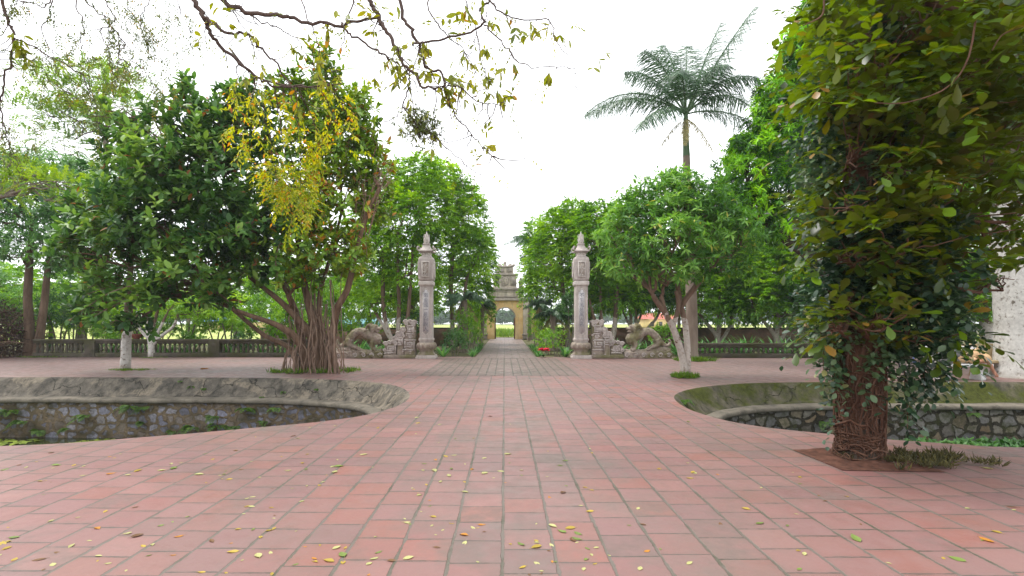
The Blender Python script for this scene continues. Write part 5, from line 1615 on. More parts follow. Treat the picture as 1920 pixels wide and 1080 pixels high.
# red flower
fr = thing("red_flower", "red flowering plant at the right edge of the path", "flower", (1.5, 20.3, 0))
m = MB()
n = 26
a = rng.random(n) * 6.28
put_leaves(m, np.tile([1.5, 20.3, .02], (n, 1)), np.stack([np.cos(a), np.sin(a), rng.uniform(.4, 1.2, n)], 1), np.stack([-np.cos(a), -np.sin(a), np.ones(n)], 1), .22, .05, .5, T_STRAP)
m.build("leaves", M["leaf_strap"], fr)
for dx in (-.07, .08):
    m = MB()
    a = rng.random(22) * 6.28
    put_leaves(m, np.tile([1.5 + dx * 1.4, 20.2, .27], (22, 1)), np.stack([np.cos(a), np.sin(a), rng.uniform(-.1, 1.2, 22)], 1), np.tile([0, 0, 1.0], (22, 1)) + rng.normal(size=(22, 3)) * .3, .15, .10, rng.uniform(.2, .8, 22), T_OVAL)
    m.build("bloom", M["petal_red"], fr)

# banana plant and dry brush at the far left
bp = thing("banana_plant", "banana plant with one long pale leaf slanting right of the twin trunks", "plant", P(100, 603, 24.5) * [1, 1, 0])
m = MB()
b0 = P(95, 655, 24.5)
m.tube([b0 * [1, 1, 0], P(96, 610, 24.5)], [.12, .08], 8, var=.7)
m.build("stem", M["leaf_palm"], bp)
for ax, ay, ex, ey, w in ((96, 612, 130, 568, .42), (96, 612, 100, 560, .40), (96, 612, 70, 580, .4), (96, 615, 120, 610, .4), (96, 612, 85, 560, .4)):
    a, e = P(ax, ay, 24.5), P(ex, ey, 24.1)
    q = smooth_curve([a, (a + e) / 2 + [0, 0, .15], e], 9)
    m = MB()
    d = unit(np.gradient(q, axis=0)); s = unit(np.cross(d, [0, -0.6, .8]))
    wv = (np.sin(np.linspace(.12, 3.0, 9)) * w * .5)[:, None]
    m.add(np.concatenate([q - s * wv + [0, 0, .03], q, q + s * wv + [0, 0, .03]]), np.concatenate([np.stack([k * 9 + np.arange(8), k * 9 + np.arange(8) + 1, (k + 1) * 9 + np.arange(8) + 1, (k + 1) * 9 + np.arange(8)], 1) for k in (0, 1)]), .75)
    m.build("leaf", M["leaf_strap"], bp)
m = MB()
for i in range(900):
    c = np.array([rng.uniform(-22.5, -18.9), rng.uniform(19.2, 21.5), 0])
    hmax = 2.3 * (1 - ((c[0] + 21.0) / 2.4) ** 2 * .7)
    c[2] = rng.uniform(0, max(hmax, .3))
    m.tube(wob(c, c + rng.normal(size=3) * [.6, .4, .35], 4, .1), rng.uniform(.004, .014), 4, var=rng.uniform(0, .9))
k = 7000
c = np.stack([rng.uniform(-22.6, -18.9, k), rng.uniform(19.3, 21.6, k), np.zeros(k)], 1)
c[:, 2] = rng.random(k) * np.maximum(2.4 * (1 - ((c[:, 0] + 21.0) / 2.4) ** 2 * .7), .25)
put_leaves(m, c, rng.normal(size=(k, 3)), rng.normal(size=(k, 3)), .12, .05, np.clip(rng.normal(.3, .2, k), 0, .9), T_RHOMB)
tag(m.build("brush_pile", M["dry_brush"], None, (-20.8, 20.4, 0), smooth=False), "heap of dark dried brushwood at the far left edge", "brushwood")

# potted plant on the balustrade
pp = P(256, 638, 20.35); pp[2] = 0.70
pt = thing("potted_plant", "small plant in a reddish bowl pot on the left balustrade", "potted plant", pp)
m = MB(); m.lathe([(.10, 0), (.12, .02), (.19, .14), (.21, .18), (.21, .20), (.18, .20), (.17, .16), (.02, .155)], pp, 18); m.build("pot", M["terracotta"], pt)
m = MB()
for i in range(6): m.tube(wob(pp + [0, 0, .15], pp + rng.normal(size=3) * [.12, .1, .1] + [0, 0, .5], 5, .08), [.02, .016, .012, .009, .006], 5)
m.build("stems", M["bark_dark"], pt)
m = MB(); p_, d_ = crown_points(pp + [0, 0, .48], np.array([.22, .2, .22]), 60); grow(m, p_, d_, dict(SB, L=.06, W=.025)); m.build("foliage", M["leaf_deep"], pt)


# ------------------------------------------------------------------ vine-wrapped tree (right foreground)
def vine_tree():
    base = np.array([3.56, 5.27, 0.0])
    root = thing("vine_wrapped_tree", "big dark tree with its trunk wrapped in reddish vines and broad olive leaves", "tree", base)
    tr = MB()
    q = smooth_curve([base + [0, 0, -.03], base + [.0, 0, .35], base + [.02, .03, 1.2], base + [.10, .05, 2.4], base + [.22, .1, 3.8], base + [.35, .2, 5.6]], 40)
    rad = np.interp(np.linspace(0, 1, 40), [0, .05, .12, .4, 1], [.235, .19, .165, .17, .15])
    tr.tube(q, rad, 18, lump=.05)
    tr.build("trunk", M["bark_dark"], root)
    at = lambda z: np.array([np.interp(z, q[:, 2], q[:, 0]), np.interp(z, q[:, 2], q[:, 1]), z])
    rz = lambda z: np.interp(z, q[:, 2], rad)
    vm = MB()
    for i in range(1000):           # tangle of climbing stems
        z = rng.uniform(0, 3.0) if i > 480 else rng.uniform(0, .9)
        a = rng.random() * 6.28
        n = 14
        steep = rng.random() < .62
        dz = rng.uniform(.5, 1.5) if steep else rng.uniform(-.08, .22)
        da = rng.normal() * (.7 if steep else 2.2)
        th = np.linspace(0, 1, n)
        zz = np.maximum(z + dz * th + .03 * np.sin(th * 9 + a), .01)
        aa = a + da * th + .12 * np.sin(th * 11 + z * 7)
        off = 1.03 + rng.uniform(0, .30) + .05 * np.sin(th * 6 + a)
        pts = np.array([at(h) for h in zz])
        rr = np.array([rz(h) for h in zz]) * off
        pts[:, 0] += rr * np.cos(aa); pts[:, 1] += rr * np.sin(aa)
        vm.tube(pts, rng.choice([.003, .0045, .007, .012], p=[.4, .35, .18, .07]), 4)
    vm.build("climbing_stems", M["vine"], root)
    # small ivy leaves on the stems
    iv = MB()
    n = 900
    z = .35 + 2.4 * rng.random(n) ** .5
    a = rng.random(n) * 6.28
    p = np.array([at(h) for h in z])
    dirs = np.stack([np.cos(a), np.sin(a), np.zeros(n)], 1)
    grow(iv, p + dirs * (np.array([rz(h) for h in z])[:, None] * 1.15), dirs * .8 + rng.normal(size=(n, 3)) * .5, dict(SP["ivy"], k=5))
    for c, r, k in ((base + [.55, .1, 1.35], (.45, .45, .55), 420), (base + [.78, .15, 1.42], (.27, .35, .36), 220), (base + [.25, .15, 1.55], (.45, .45, .5), 420), (base + [-.3, 0, 1.5], (.22, .3, .5), 150), (base + [.5, 0, .95], (.3, .3, .3), 120), (base + [.65, .1, 2.05], (.5, .5, .5), 380), (base + [.1, .2, 2.6], (.5, .5, .9), 500), (base + [.3, .3, 3.6], (.6, .6, .9), 500)):
        pp_, dd_ = crown_points(c, np.array(r), k, .3, .4, c[0])
        grow(iv, pp_, dd_ + rng.normal(size=pp_.shape) * .5, SP["ivy"])
    # trailing strands that end above the ground
    sm = MB()
    for (x, y, z0, z1) in ((.62, .0, 1.1, .62), (.70, .05, 1.0, .72), (.36, -.12, .9, .48), (.84, .1, 1.12, .80), (-.34, -.1, 1.2, .75), (-.42, -.05, 1.3, .85), (.30, -.2, .8, .35)):
        s = smooth_curve([base + [x, y, z0], base + [x + .03, y, (z0 + z1) / 2], base + [x + .01, y - .03, z1]], 10)
        sm.tube(s, .004, 4)
        grow(iv, s, np.tile([0.2, -.3, -.6], (10, 1)) + rng.normal(size=(10, 3)) * .4, dict(SP["ivy"], k=4, twig=.1))
    sm.build("trailing_stems", M["vine"], root)
    iv.build("ivy_leaves", M["leaf_ivy"], root, smooth=True)
    # broad-leaved canopy
    br, cr = MB(), MB()
    S = lambda px, py, rx, rz_, Y, ry=None, d=1.0: PB(px, py, rx, rz_, Y, ry, d)
    blobs = [S(1625, 50, 75, 80, 4.9), S(1590, 160, 70, 80, 4.8), S(1600, 290, 70, 75, 4.9), S(1590, 390, 62, 65, 4.8), S(1580, 480, 55, 55, 4.75), S(1580, 570, 50, 50, 4.8), S(1650, 620, 70, 60, 4.7, None, .8), S(1560, 620, 30, 30, 4.8, None, .7),
             S(1660, 130, 100, 110, 4.7), S(1670, 320, 100, 110, 4.8), S(1680, 480, 100, 90, 4.8), S(1770, 200, 110, 120, 4.9), S(1780, 390, 110, 110, 5.0), S(1760, 530, 85, 70, 5.0), S(1860, 120, 110, 110, 4.9), S(1880, 300, 110, 130, 5.2),
             S(1850, 455, 95, 80, 5.2), S(1880, 545, 40, 30, 5.2, None, .35), S(1740, 40, 120, 90, 4.7), S(1720, 640, 70, 60, 5.0, None, .7), S(1700, -60, 160, 90, 5.0), S(1850, -40, 140, 100, 5.0), S(1960, 200, 100, 200, 5.4), S(1980, 400, 90, 100, 5.6), S(1960, 20, 100, 120, 5.2),
             S(1700, 200, 220, 200, 6.8, .9, .8), S(1800, 400, 200, 150, 6.8, .9, .8), S(1900, 200, 200, 250, 7.0, .9, .8), S(1640, 400, 140, 150, 6.4, .7, .8), S(1620, 120, 140, 150, 6.4, .7, .8)]
    sp = SP["vinetree"]
    for bi, (c, r, dd) in enumerate(blobs):
        anchor = at(min(max(c[2] - .2, 1.2), 5.4))
        limb = wob(anchor, c, 8, .06, .05)
        br.tube(limb, np.linspace(.04, .010, 8), 6)
        area = 4 * math.pi * ((r[0] * r[1]) + (r[0] * r[2]) + (r[1] * r[2])) / 3
        n = max(10, int(area * 27 * dd))
        p, d = crown_points(c, r, n, .35, .38, bi * 1.7)
        D = d + np.array([-.12, -.1, -.05]) + rng.normal(size=p.shape) * .4
        keep = (p[:, 1] > 3.4) & (np.array([mnoise.noise(Vector(q * 2.1)) for q in p]) > -.17)
        grow(cr, p[keep], D[keep], sp)
        for i in rng.choice(n, min(n, 9), replace=False):
            br.tube(wob(limb[rng.integers(3, 8)], p[i], 6, .06, .0), np.linspace(.010, .004, 6), 5)
    # a few bare long shoots
    for pts in (((1545, 0), (1540, 30), (1505, 48)), ((1830, 30), (1815, 110), (1775, 165), (1700, 192), (1640, 193)), ((1920, 50), (1880, 65), (1860, 95))):
        s = smooth_curve([P(x, y, 4.05) for x, y in pts], 14)
        br.tube(s, np.linspace(.008, .004, 14), 6)
        grow(cr, s[::4], np.gradient(s, axis=0)[::4] * 5 + rng.normal(size=s[::4].shape) * .3, dict(sp, k=5), np.full(len(s[::4]), .7))
    br.build("limbs", M["vine"], root)
    cr.build("crown", M["leaf_vine_tree"], root, smooth=True)


vine_tree()
# soil square in the paving round that trunk
m = MB()
cs = np.array([(3.08, 5.62), (3.12, 4.84), (4.02, 4.78), (4.06, 5.72)])
gx = np.linspace(0, 1, 26)
V = []
for b in gx:
    for a in gx:
        p = (cs[0] * (1 - a) + cs[3] * a) * (1 - b) + (cs[1] * (1 - a) + cs[2] * a) * b
        e = min(a, 1 - a, b, 1 - b)
        V.append((p[0], p[1], .006 + min(e * 5, 1) * (.02 + .035 * (mnoise.noise(Vector((p[0] * 7, p[1] * 7, 0))) + .3))))
idx = np.arange(26 * 26).reshape(26, 26)
m.add(np.array(V), np.stack([idx[:-1, :-1], idx[1:, :-1], idx[1:, 1:], idx[:-1, 1:]], -1).reshape(-1, 4))
o = m.build("soil_bed", M["soil"], None, (3.56, 5.27, 0))
o["kind"] = "structure"
grass_patch((4.02, 5.12, .02), (.75, .42), 2300, "brownish creeping vine cover trailing off the soil beside the vine-wrapped trunk", "leaf_creeper", .10, "ground cover", "stuff", "creeping_vine")

# ------------------------------------------------------------------ ponds: ferns, plants, floating weed
def fern(label, p, n, L, group):
    m = MB()
    for i in range(n):
        az = rng.uniform(0, 6.28)
        out = np.array([math.cos(az) * .75, -abs(math.sin(az)) * .7 - .25, rng.uniform(.25, 1.0)])
        d = unit(out)
        l = L * rng.uniform(.6, 1.1)
        t = np.linspace(0, 1, 9)[:, None]
        q = p + d * t * l
        q[:, 2] -= (t[:, 0] ** 2) * l * .7
        m.tube(q, np.linspace(.004, .001, 9), 4, var=.3)
        tt = np.linspace(.2, 1, 15)
        c = np.stack([np.interp(tt, t[:, 0], q[:, k]) for k in range(3)], 1)
        tg = unit(np.stack([np.gradient(c[:, k]) for k in range(3)], 1))
        s = unit(np.cross(tg, [0, 0, 1.0]))
        for sg in (-1, 1):
            put_leaves(m, c, s * sg + tg * .35, np.cross(s, tg) + rng.normal(size=c.shape) * .15, l * .32 * np.sin(np.linspace(.5, 2.9, 15)), l * .060, np.clip(rng.normal(.42, .22, 15), 0, .9), T_RHOMB)
    return tag(m.build("fern", M["leaf_fern"], None, p, smooth=False), label, "fern", group)


for px, z, s in ((14, -.75, 1.5), (45, -1.0, 1.2), (160, -.85, 1.1), (247, -.62, 1.1), (268, -.66, .9), (393, -.85, .8), (457, -.66, 1.0), (520, -.64, .8), (363, -1.1, 1.0), (407, -1.05, 1.0), (440, -1.1, .9), (277, -1.0, .8), (493, -.95, .7), (425, -1.2, .8), (330, -1.2, .7), (80, -1.2, .9), (130, -1.15, .9)):
    p = wall_at(LOOP_L, px, z, .66)
    fern("small green fern growing out of the rubble wall of the left pond", p, rng.integers(6, 10), .34 * s, "ferns on the left pond wall")
for px, d, z in ((340, .12, -.08), (355, .2, -.2), (385, .25, -.25), (535, .3, -.3), (590, .25, -.22), (490, .48, -.41)):
    p = wall_at(LOOP_L, px, z, d)
    fern("tiny weed sprouting on the sloped bank of the left pond", p, 5, .13, "weeds on the left pond bank")
fern("green fern hanging from the rubble wall of the right pond, left of the vine trunk", wall_at(LOOP_R, 1545, -.80, .66), 8, .28, None)
fern("ferns tucked at the tip of the mossy bank of the right pond", np.array([3.3, 9.75, -.12]), 9, .28, None)
fern("small fern on the right pond wall, right of the vine trunk", wall_at(LOOP_R, 1830, -.62, .66), 6, .22, None)
m = MB()
n = 2400
p = np.stack([rng.uniform(5.5, 13.5, n), rng.uniform(9.6, 11.1, n), np.full(n, -1.35)], 1)
keep = np.array([mnoise.noise(Vector((q[0] * .9, q[1] * .9, 3))) for q in p]) > -.15
p = p[keep]
grow(m, p + np.c_[np.zeros((len(p), 2)), rng.uniform(.02, .25, len(p))], np.tile([0, -.1, 1.0], (len(p), 1)) + rng.normal(size=p.shape) * .3, dict(kind="whorl", k=6, L=.13, W=.08, t=T_RHOMB, spread=1.1, droop=0))
tag(m.build("pond_plants", M["leaf_deep"], None, (9, 10.5, -1.3), smooth=False), "low leafy growth covering the floor of the right pond", "water plants", None, "stuff")
# floating weed at the left
m = MB()
n = 2600
p = np.stack([rng.uniform(-14, -8.2, n), rng.uniform(8.4, 12.1, n), np.full(n, -1.352)], 1)
keep = np.array([mnoise.noise(Vector((q[0] * .8, q[1] * .8, 9))) + .25 * (-10.2 - q[0]) / 2 for q in p]) > -.05
p = p[keep]
p[:, 2] += rng.uniform(0, .012, len(p))
a = rng.random(len(p)) * 6.28
put_leaves(m, p, np.stack([np.cos(a), np.sin(a), np.zeros(len(p))], 1), np.tile([0, 0, 1.0], (len(p), 1)), rng.uniform(.08, .22, len(p)), rng.uniform(.08, .2, len(p)), np.clip(rng.normal(.5, .2, len(p)), 0, .9), T_OVAL)
tag(m.build("floating_weed", M["pod"], None, (-11, 10, -1.35), smooth=False), "yellow-green weed floating on the left pond", "water plants", None, "stuff")

# ------------------------------------------------------------------ overhanging boughs
def bough(name, label, lines, root_line, leaf, spec, dens, extra_twigs, mat="twig", rr=(.06, .035), spec2=None):
    root = thing(name, label, "branch", root_line[0])
    b, lf = MB(), MB()
    b.tube(smooth_curve(root_line, 20), np.linspace(rr[0], rr[1], 20), 8)
    for pts, r0, r1, Y, lv in lines:
        ys = np.linspace(Y[0], Y[1], len(pts))
        k = smooth_curve([P(x, y, d) for (x, y), d in zip(pts, ys)], len(pts) * 5)
        k[1:] += rng.normal(size=k[1:].shape) * .012
        b.tube(k, np.linspace(r0, r1, len(k)), 7)
        L = np.linalg.norm(np.diff(k, axis=0), axis=1).sum()
        nt = int(L * extra_twigs * lv)
        for _ in range(nt):
            i = rng.integers(len(k) // 6, len(k))
            d = unit(rng.normal(size=3) * [1, .8, .8] + [0, 0, -.35] + unit(k[min(i + 1, len(k) - 1)] - k[i - 1]) * .6)
            l = rng.uniform(.12, .55)
            t = wob(k[i], k[i] + d * l, 6, .07, -.12)
            b.tube(t, np.linspace(min(r0 * .35, .007), .0022, 6), 4)
            if rng.random() < dens:
                j = rng.integers(3, 6)
                grow(lf, t[-j:], np.repeat([d], j, 0) + rng.normal(size=(j, 3)) * .5 + [0, 0, -.3], spec, np.clip(rng.normal(.5, .2, j), 0, .9))
        if spec2:
            n2 = int(L * lv * 3.4)
            ii = rng.integers(len(k) // 4, len(k), n2)
            dd = unit(rng.normal(size=(n2, 3)) + [0, 0, -.4])
            p2 = k[ii] + dd * rng.uniform(.05, .4, (n2, 1))
            for q0, q1 in zip(k[ii], p2): b.tube(wob(q0, q1, 5, .07), [.0035, .003, .0025, .002, .0015], 4)
            grow(lf, p2, dd + [0, 0, -.3], spec2, np.clip(rng.normal(.45, .2, n2), 0, .9))
    b.build("boughs", M[mat], root)
    lf.build("leaves", leaf, root, smooth=True)
    return root


BS = dict(kind="whorl", k=2, L=.115, W=.047, t=T_OVAL, spread=.8, droop=.55, stem=.2, odd=.025)
ROOTL = [P(-60, -120, 6.4), P(300, -130, 6.4), P(420, -40, 6.4), P(700, -60, 6.3), P(960, -90, 6.2)]
lines = [
    ([(405, -40), (413, 0), (473, 25), (533, 28), (567, 40), (640, 46), (700, 33), (717, 47)], .031, .012, (6.4, 6.3), 1.0),
    ([(345, -60), (362, 0), (383, 33), (393, 60), (413, 87), (447, 117), (480, 143), (513, 162), (560, 163), (620, 157)], .034, .007, (6.4, 6.8), 1.0),
    ([(383, 33), (427, 63), (463, 63), (480, 80), (520, 123), (550, 167)], .020, .010, (6.4, 6.6), .8),
    ([(690, -50), (692, 0), (707, 27), (723, 57), (743, 90), (757, 120), (780, 140), (793, 162), (827, 165), (853, 163), (900, 190), (945, 195)], .030, .004, (6.3, 6.0), 1.3),
    ([(740, -60), (753, 27), (773, 60), (787, 100), (800, 127), (827, 137), (840, 187), (853, 213), (887, 253), (915, 285), (935, 300)], .022, .003, (6.2, 6.1), 1.2),
    ([(773, 80), (790, 82), (847, 67), (907, 47), (900, 20), (918, -2), (925, -60)], .012, .012, (6.1, 6.0), 1.2),
    ([(918, 0), (940, 23), (977, 37), (1030, 38), (1045, 80), (1075, 125), (1083, 170)], .010, .002, (5.9, 5.7), .8),
    ([(907, 47), (940, 77), (963, 107), (993, 123), (1050, 127), (1078, 138)], .009, .003, (6.0, 5.8), 1.1),
    ([(893, 58), (903, 113), (920, 160), (947, 197)], .006, .003, (6.0, 5.9), 1.0),
    ([(767, 147), (762, 180), (745, 215), (713, 232)], .010, .004, (6.2, 6.3), .9),
    ([(640, 43), (650, 60), (690, 85), (730, 110), (755, 122)], .014, .010, (6.3, 6.3), 1.0),
    ([(660, -50), (662, 0), (645, 60), (640, 95)], .012, .004, (6.3, 6.3), .5),
    ([(755, 200), (800, 245), (850, 290), (890, 320), (905, 335)], .008, .003, (6.2, 6.3), 1.0),
    ([(560, -50), (570, 10), (590, 60), (600, 100)], .010, .004, (6.5, 6.5), .8),
    ([(470, 30), (500, 45), (540, 60), (575, 100), (585, 135)], .010, .003, (6.4, 6.6), 1.0),
    ([(800, -40), (810, 30), (850, 75), (880, 110), (905, 165)], .010, .003, (6.3, 6.3), 1.3),
    ([(870, -40), (880, 30), (895, 60), (880, 100)], .008, .003, (6.0, 6.1), 1.2)]
ob = bough("overhanging_branch", "bare dark branch with sparse yellow-green leaves reaching across the top centre of the sky", lines, ROOTL, M["leaf_bough"], BS, .5, 5.6, spec2=dict(kind="spray", k=9, L=.060, W=.025, t=T_RHOMB, twig=.20, sag=.4, droop=.35, angle=.9, jit=.35, odd=.03))
# small-leaved mistletoe ball on it
m, tw = MB(), MB()
c, r, _ = PB(788, 246, 46, 42, 6.25)
p, d = crown_points(c, r, 330, .1, .35, 4)
grow(m, p, d + rng.normal(size=p.shape) * .4, dict(kind="whorl", k=5, L=.05, W=.017, t=T_RHOMB, spread=1.0, droop=.1))
for i in range(0, 330, 6): tw.tube(wob(c, p[i], 5, .08), [.005, .004, .003, .002, .0015], 4)
for a_ in ((755, 200), (767, 147), (800, 245)):
    tw.tube(smooth_curve([P(*a_, 6.2), P(778, 218, 6.22), c], 8) , [.007, .006, .006, .005, .005, .004, .004, .003], 5)
for _ in range(14): tw.tube(wob(c, c + rng.normal(size=3) * .26, 6, .08), [.004, .003, .003, .002, .002, .001], 4)
g_ = tag(thing("mistletoe", "dark round tuft of tiny leaves hanging in the overhanging branch above the left pillar", "plant", c))
tw.build("stems", M["twig"], g_)
m.build("foliage", M["leaf_small"], g_)

SMALL = dict(kind="spray", k=9, L=.05, W=.019, t=T_RHOMB, twig=.16, sag=.4, droop=.3, angle=.9, jit=.3, odd=.04)
lines = [
    ([(0, -50), (10, 27), (23, 57), (25, 90), (10, 140), (2, 187), (6, 230), (16, 268), (30, 290)], .020, .004, (6.6, 6.8), .9),
    ([(24, 70), (60, 85), (100, 110), (157, 140), (187, 147)], .011, .004, (6.6, 6.9), 1.1),
    ([(138, -50), (140, 0), (160, 60), (150, 63), (155, 95)], .009, .005, (6.8, 6.8), .7),
    ([(150, -50), (160, 0), (200, 37), (230, 80), (220, 100), (233, 117), (267, 130), (283, 150), (277, 200)], .010, .003, (6.9, 7.2), 1.3),
    ([(185, -50), (197, 0), (217, 37), (190, 57), (200, 90), (207, 123), (225, 150)], .009, .003, (6.9, 7.1), 1.2),
    ([(100, -50), (90, 10), (60, 5), (30, 0)], .010, .004, (6.8, 6.6), 1.2),
    ([(110, -40), (95, 20), (80, 60), (100, 100), (105, 130)], .008, .003, (6.9, 7.1), 1.2),
    ([(230, -50), (240, 10), (262, 45), (300, 70)], .008, .002, (7.1, 7.3), 1.3),
    ([(270, -50), (280, 0), (262, 40), (290, 105), (320, 118)], .008, .002, (7.1, 7.3), 1.2),
    ([(157, 140), (165, 180), (180, 215), (200, 290)], .006, .002, (6.9, 7.2), 1.0),
    ([(2, 187), (40, 205), (70, 250), (60, 280)], .004, .002, (6.8, 7.0), .8),
    ([(320, -50), (335, 0), (345, 40), (365, 75)], .007, .002, (7.0, 7.2), 1.2)]
bough("overhanging_branch", "thin zigzag hanging twigs with tiny olive leaves at the top left corner", lines, [P(-80, -110, 6.6), P(120, -70, 6.8), P(400, -70, 7.0)], M["leaf_small"], SMALL, .85, 10)
# bigger leaf tuft near the left edge
m = MB(); p = np.array([P(45 + rng.normal() * 8, 95 + rng.normal() * 14, 6.5) for _ in range(14)])
grow(m, p, np.tile([.1, -.1, -.6], (14, 1)) + rng.normal(size=(14, 3)) * .5, dict(BS, k=3, L=.12))
ty = tag(thing("leaf_tuft", "tuft of larger yellowish leaves on the twig by the left edge of the sky", "leaf tuft", P(45, 80, 6.5)))
m.build("leaves", M["leaf_bough"], ty)
m = MB(); m.tube(smooth_curve([P(30, 74, 6.61), P(40, 85, 6.55), P(46, 110, 6.5)], 8), .005, 5); m.build("stem", M["twig"], ty)

# yellowing hanging sprays in front of the fig
YS = dict(kind="spray", k=9, L=.085, W=.034, t=T_RHOMB, twig=.24, sag=.5, droop=.4, angle=.9, jit=.3, odd=.07)
lines = [
    ([(513, 158), (520, 200), (530, 260), (540, 330), (545, 400)], .012, .003, (8.2, 9.0), 1.6),
    ([(480, 143), (470, 190), (455, 230), (450, 260)], .010, .003, (8.2, 8.8), 1.4),
    ([(560, 163), (575, 200), (600, 250), (640, 320)], .010, .003, (8.2, 9.2), 1.4),
    ([(620, 157), (640, 190), (655, 240), (650, 300)], .009, .003, (8.2, 9.2), 1.4),
    ([(500, 160), (495, 220), (510, 280), (520, 350)], .009, .003, (8.2, 9.0), 1.6),
    ([(545, 165), (560, 240), (565, 300), (560, 380)], .009, .003, (8.2, 9.0), 1.5),
    ([(447, 117), (440, 160), (438, 200), (450, 240)], .009, .003, (8.1, 8.8), 1.2),
    ([(600, 160), (620, 210), (610, 260), (590, 300)], .009, .003, (8.2, 9.0), 1.3)]
yb = bough("overhanging_branch", "hanging branch of small bright yellow leaves in front of the rubber fig", lines, [P(430, 90, 8.1), P(480, 143, 8.2), P(560, 163, 8.2), P(640, 157, 8.2)], M["leaf_yellow"], YS, .45, 3.6, rr=(.016, .010))
m = MB()
for (px, py, rx, rz_), k in (((540, 335, 42, 32), 95), ((545, 375, 42, 24), 75), ((500, 320, 22, 18), 30), ((450, 230, 34, 28), 30), ((630, 215, 36, 45), 34), ((520, 215, 50, 30), 30), ((660, 150, 40, 30), 12), ((590, 260, 40, 40), 26), ((570, 395, 18, 18), 16), ((640, 270, 40, 30), 24)):
    c, r, _ = PB(px, py, rx, rz_, 9.0)
    p, d = crown_points(c, r, k, .1, .3, px)
    cut = int(k * (.85 if py > 310 else .30))
    grow(m, p[:cut], d[:cut] + [0, 0, -.4] + rng.normal(size=p[:cut].shape) * .5, YS)
m.build("leaves", M["leaf_yellow"], yb)

# ------------------------------------------------------------------ right edge: whitewashed trunk, benches, sleeper, bicycle
Y = 13.05
bx = 13.05
root = thing("whitewashed_tree", "very thick whitewashed trunk at the right edge beside the benches", "tree", (bx, Y, 0))
m = MB()
q = smooth_curve([(bx, Y, -.03), (bx, Y, .3), (bx - .02, Y, 1.2), (bx - .05, Y, 2.2), (bx - .1, Y + .1, 3.6), (bx - .2, Y, 5.0)], 34)
m.tube(q, np.interp(np.linspace(0, 1, 34), [0, .05, .2, .4, .7, 1], [.86, .76, .68, .64, .66, .5]), 26, lump=.014)
m.build("trunk", M["bark_white_big"], root)
lm, cr = MB(), MB()
for c, r in ((np.array([bx + 1, Y, 6.2]), (2.2, 2.0, 1.6)), (np.array([bx - 1, Y, 6.6]), (2.0, 2, 1.5)), (np.array([bx + .5, Y + 1, 7.8]), (2.4, 2.2, 1.6))):
    lm.tube(wob(q[-1], c, 8, .05, .05), np.linspace(.3, .1, 8), 8)
    p, d = crown_points(c, np.array(r), 700)
    grow(cr, p, d + rng.normal(size=p.shape) * .4, SP["mid"])
lm.build("limbs", M["bark_grey"], root)
cr.build("crown", M["leaf_deep"], root, smooth=False)


def bench(label, x0, x1, y, seat_z, mat, back_z, group):
    r = thing("stone_bench", label, "bench", ((x0 + x1) / 2, y, 0), group)
    w = x1 - x0
    m = MB(); m.box(((x0 + x1) / 2, y, seat_z - .035), (w, .42, .07)); m.build("seat", M[mat], r, bevel=.015)
    for s in (0.16, 0.84):
        x = x0 + w * s
        m = MB()
        # curved slab leg
        pr = [(-.17, 0), (.17, 0), (.15, .10), (.11, seat_z * .6), (.15, seat_z - .071), (-.15, seat_z - .071), (-.11, seat_z * .6), (-.15, .10)]
        m.loft([np.array([(x + dx, y + a, z) for a, z in pr]) for dx in (-.05, .05)])
        m.build("leg", M[mat], r, bevel=.008)
    m = MB()
    m.loft([np.array([(x, y + .17 + a, z) for a, z in ((0, seat_z + .001), (.08, seat_z + .001), (.16, back_z), (.10, back_z))]) for x in (x0, x1)])
    m.build("backrest", M[mat], r, bevel=.012)
    return r


bench("white stone bench with a person lying on it, left of the thick whitewashed trunk", 10.15, 11.42, 12.45, .385, "white_stone", .78, "stone benches by the whitewashed trunk")
bench("tan stone bench with a dark seat, half hidden behind the thick whitewashed trunk", 11.75, 13.3, 13.35, .40, "tan_stone", .80, "stone benches by the whitewashed trunk")


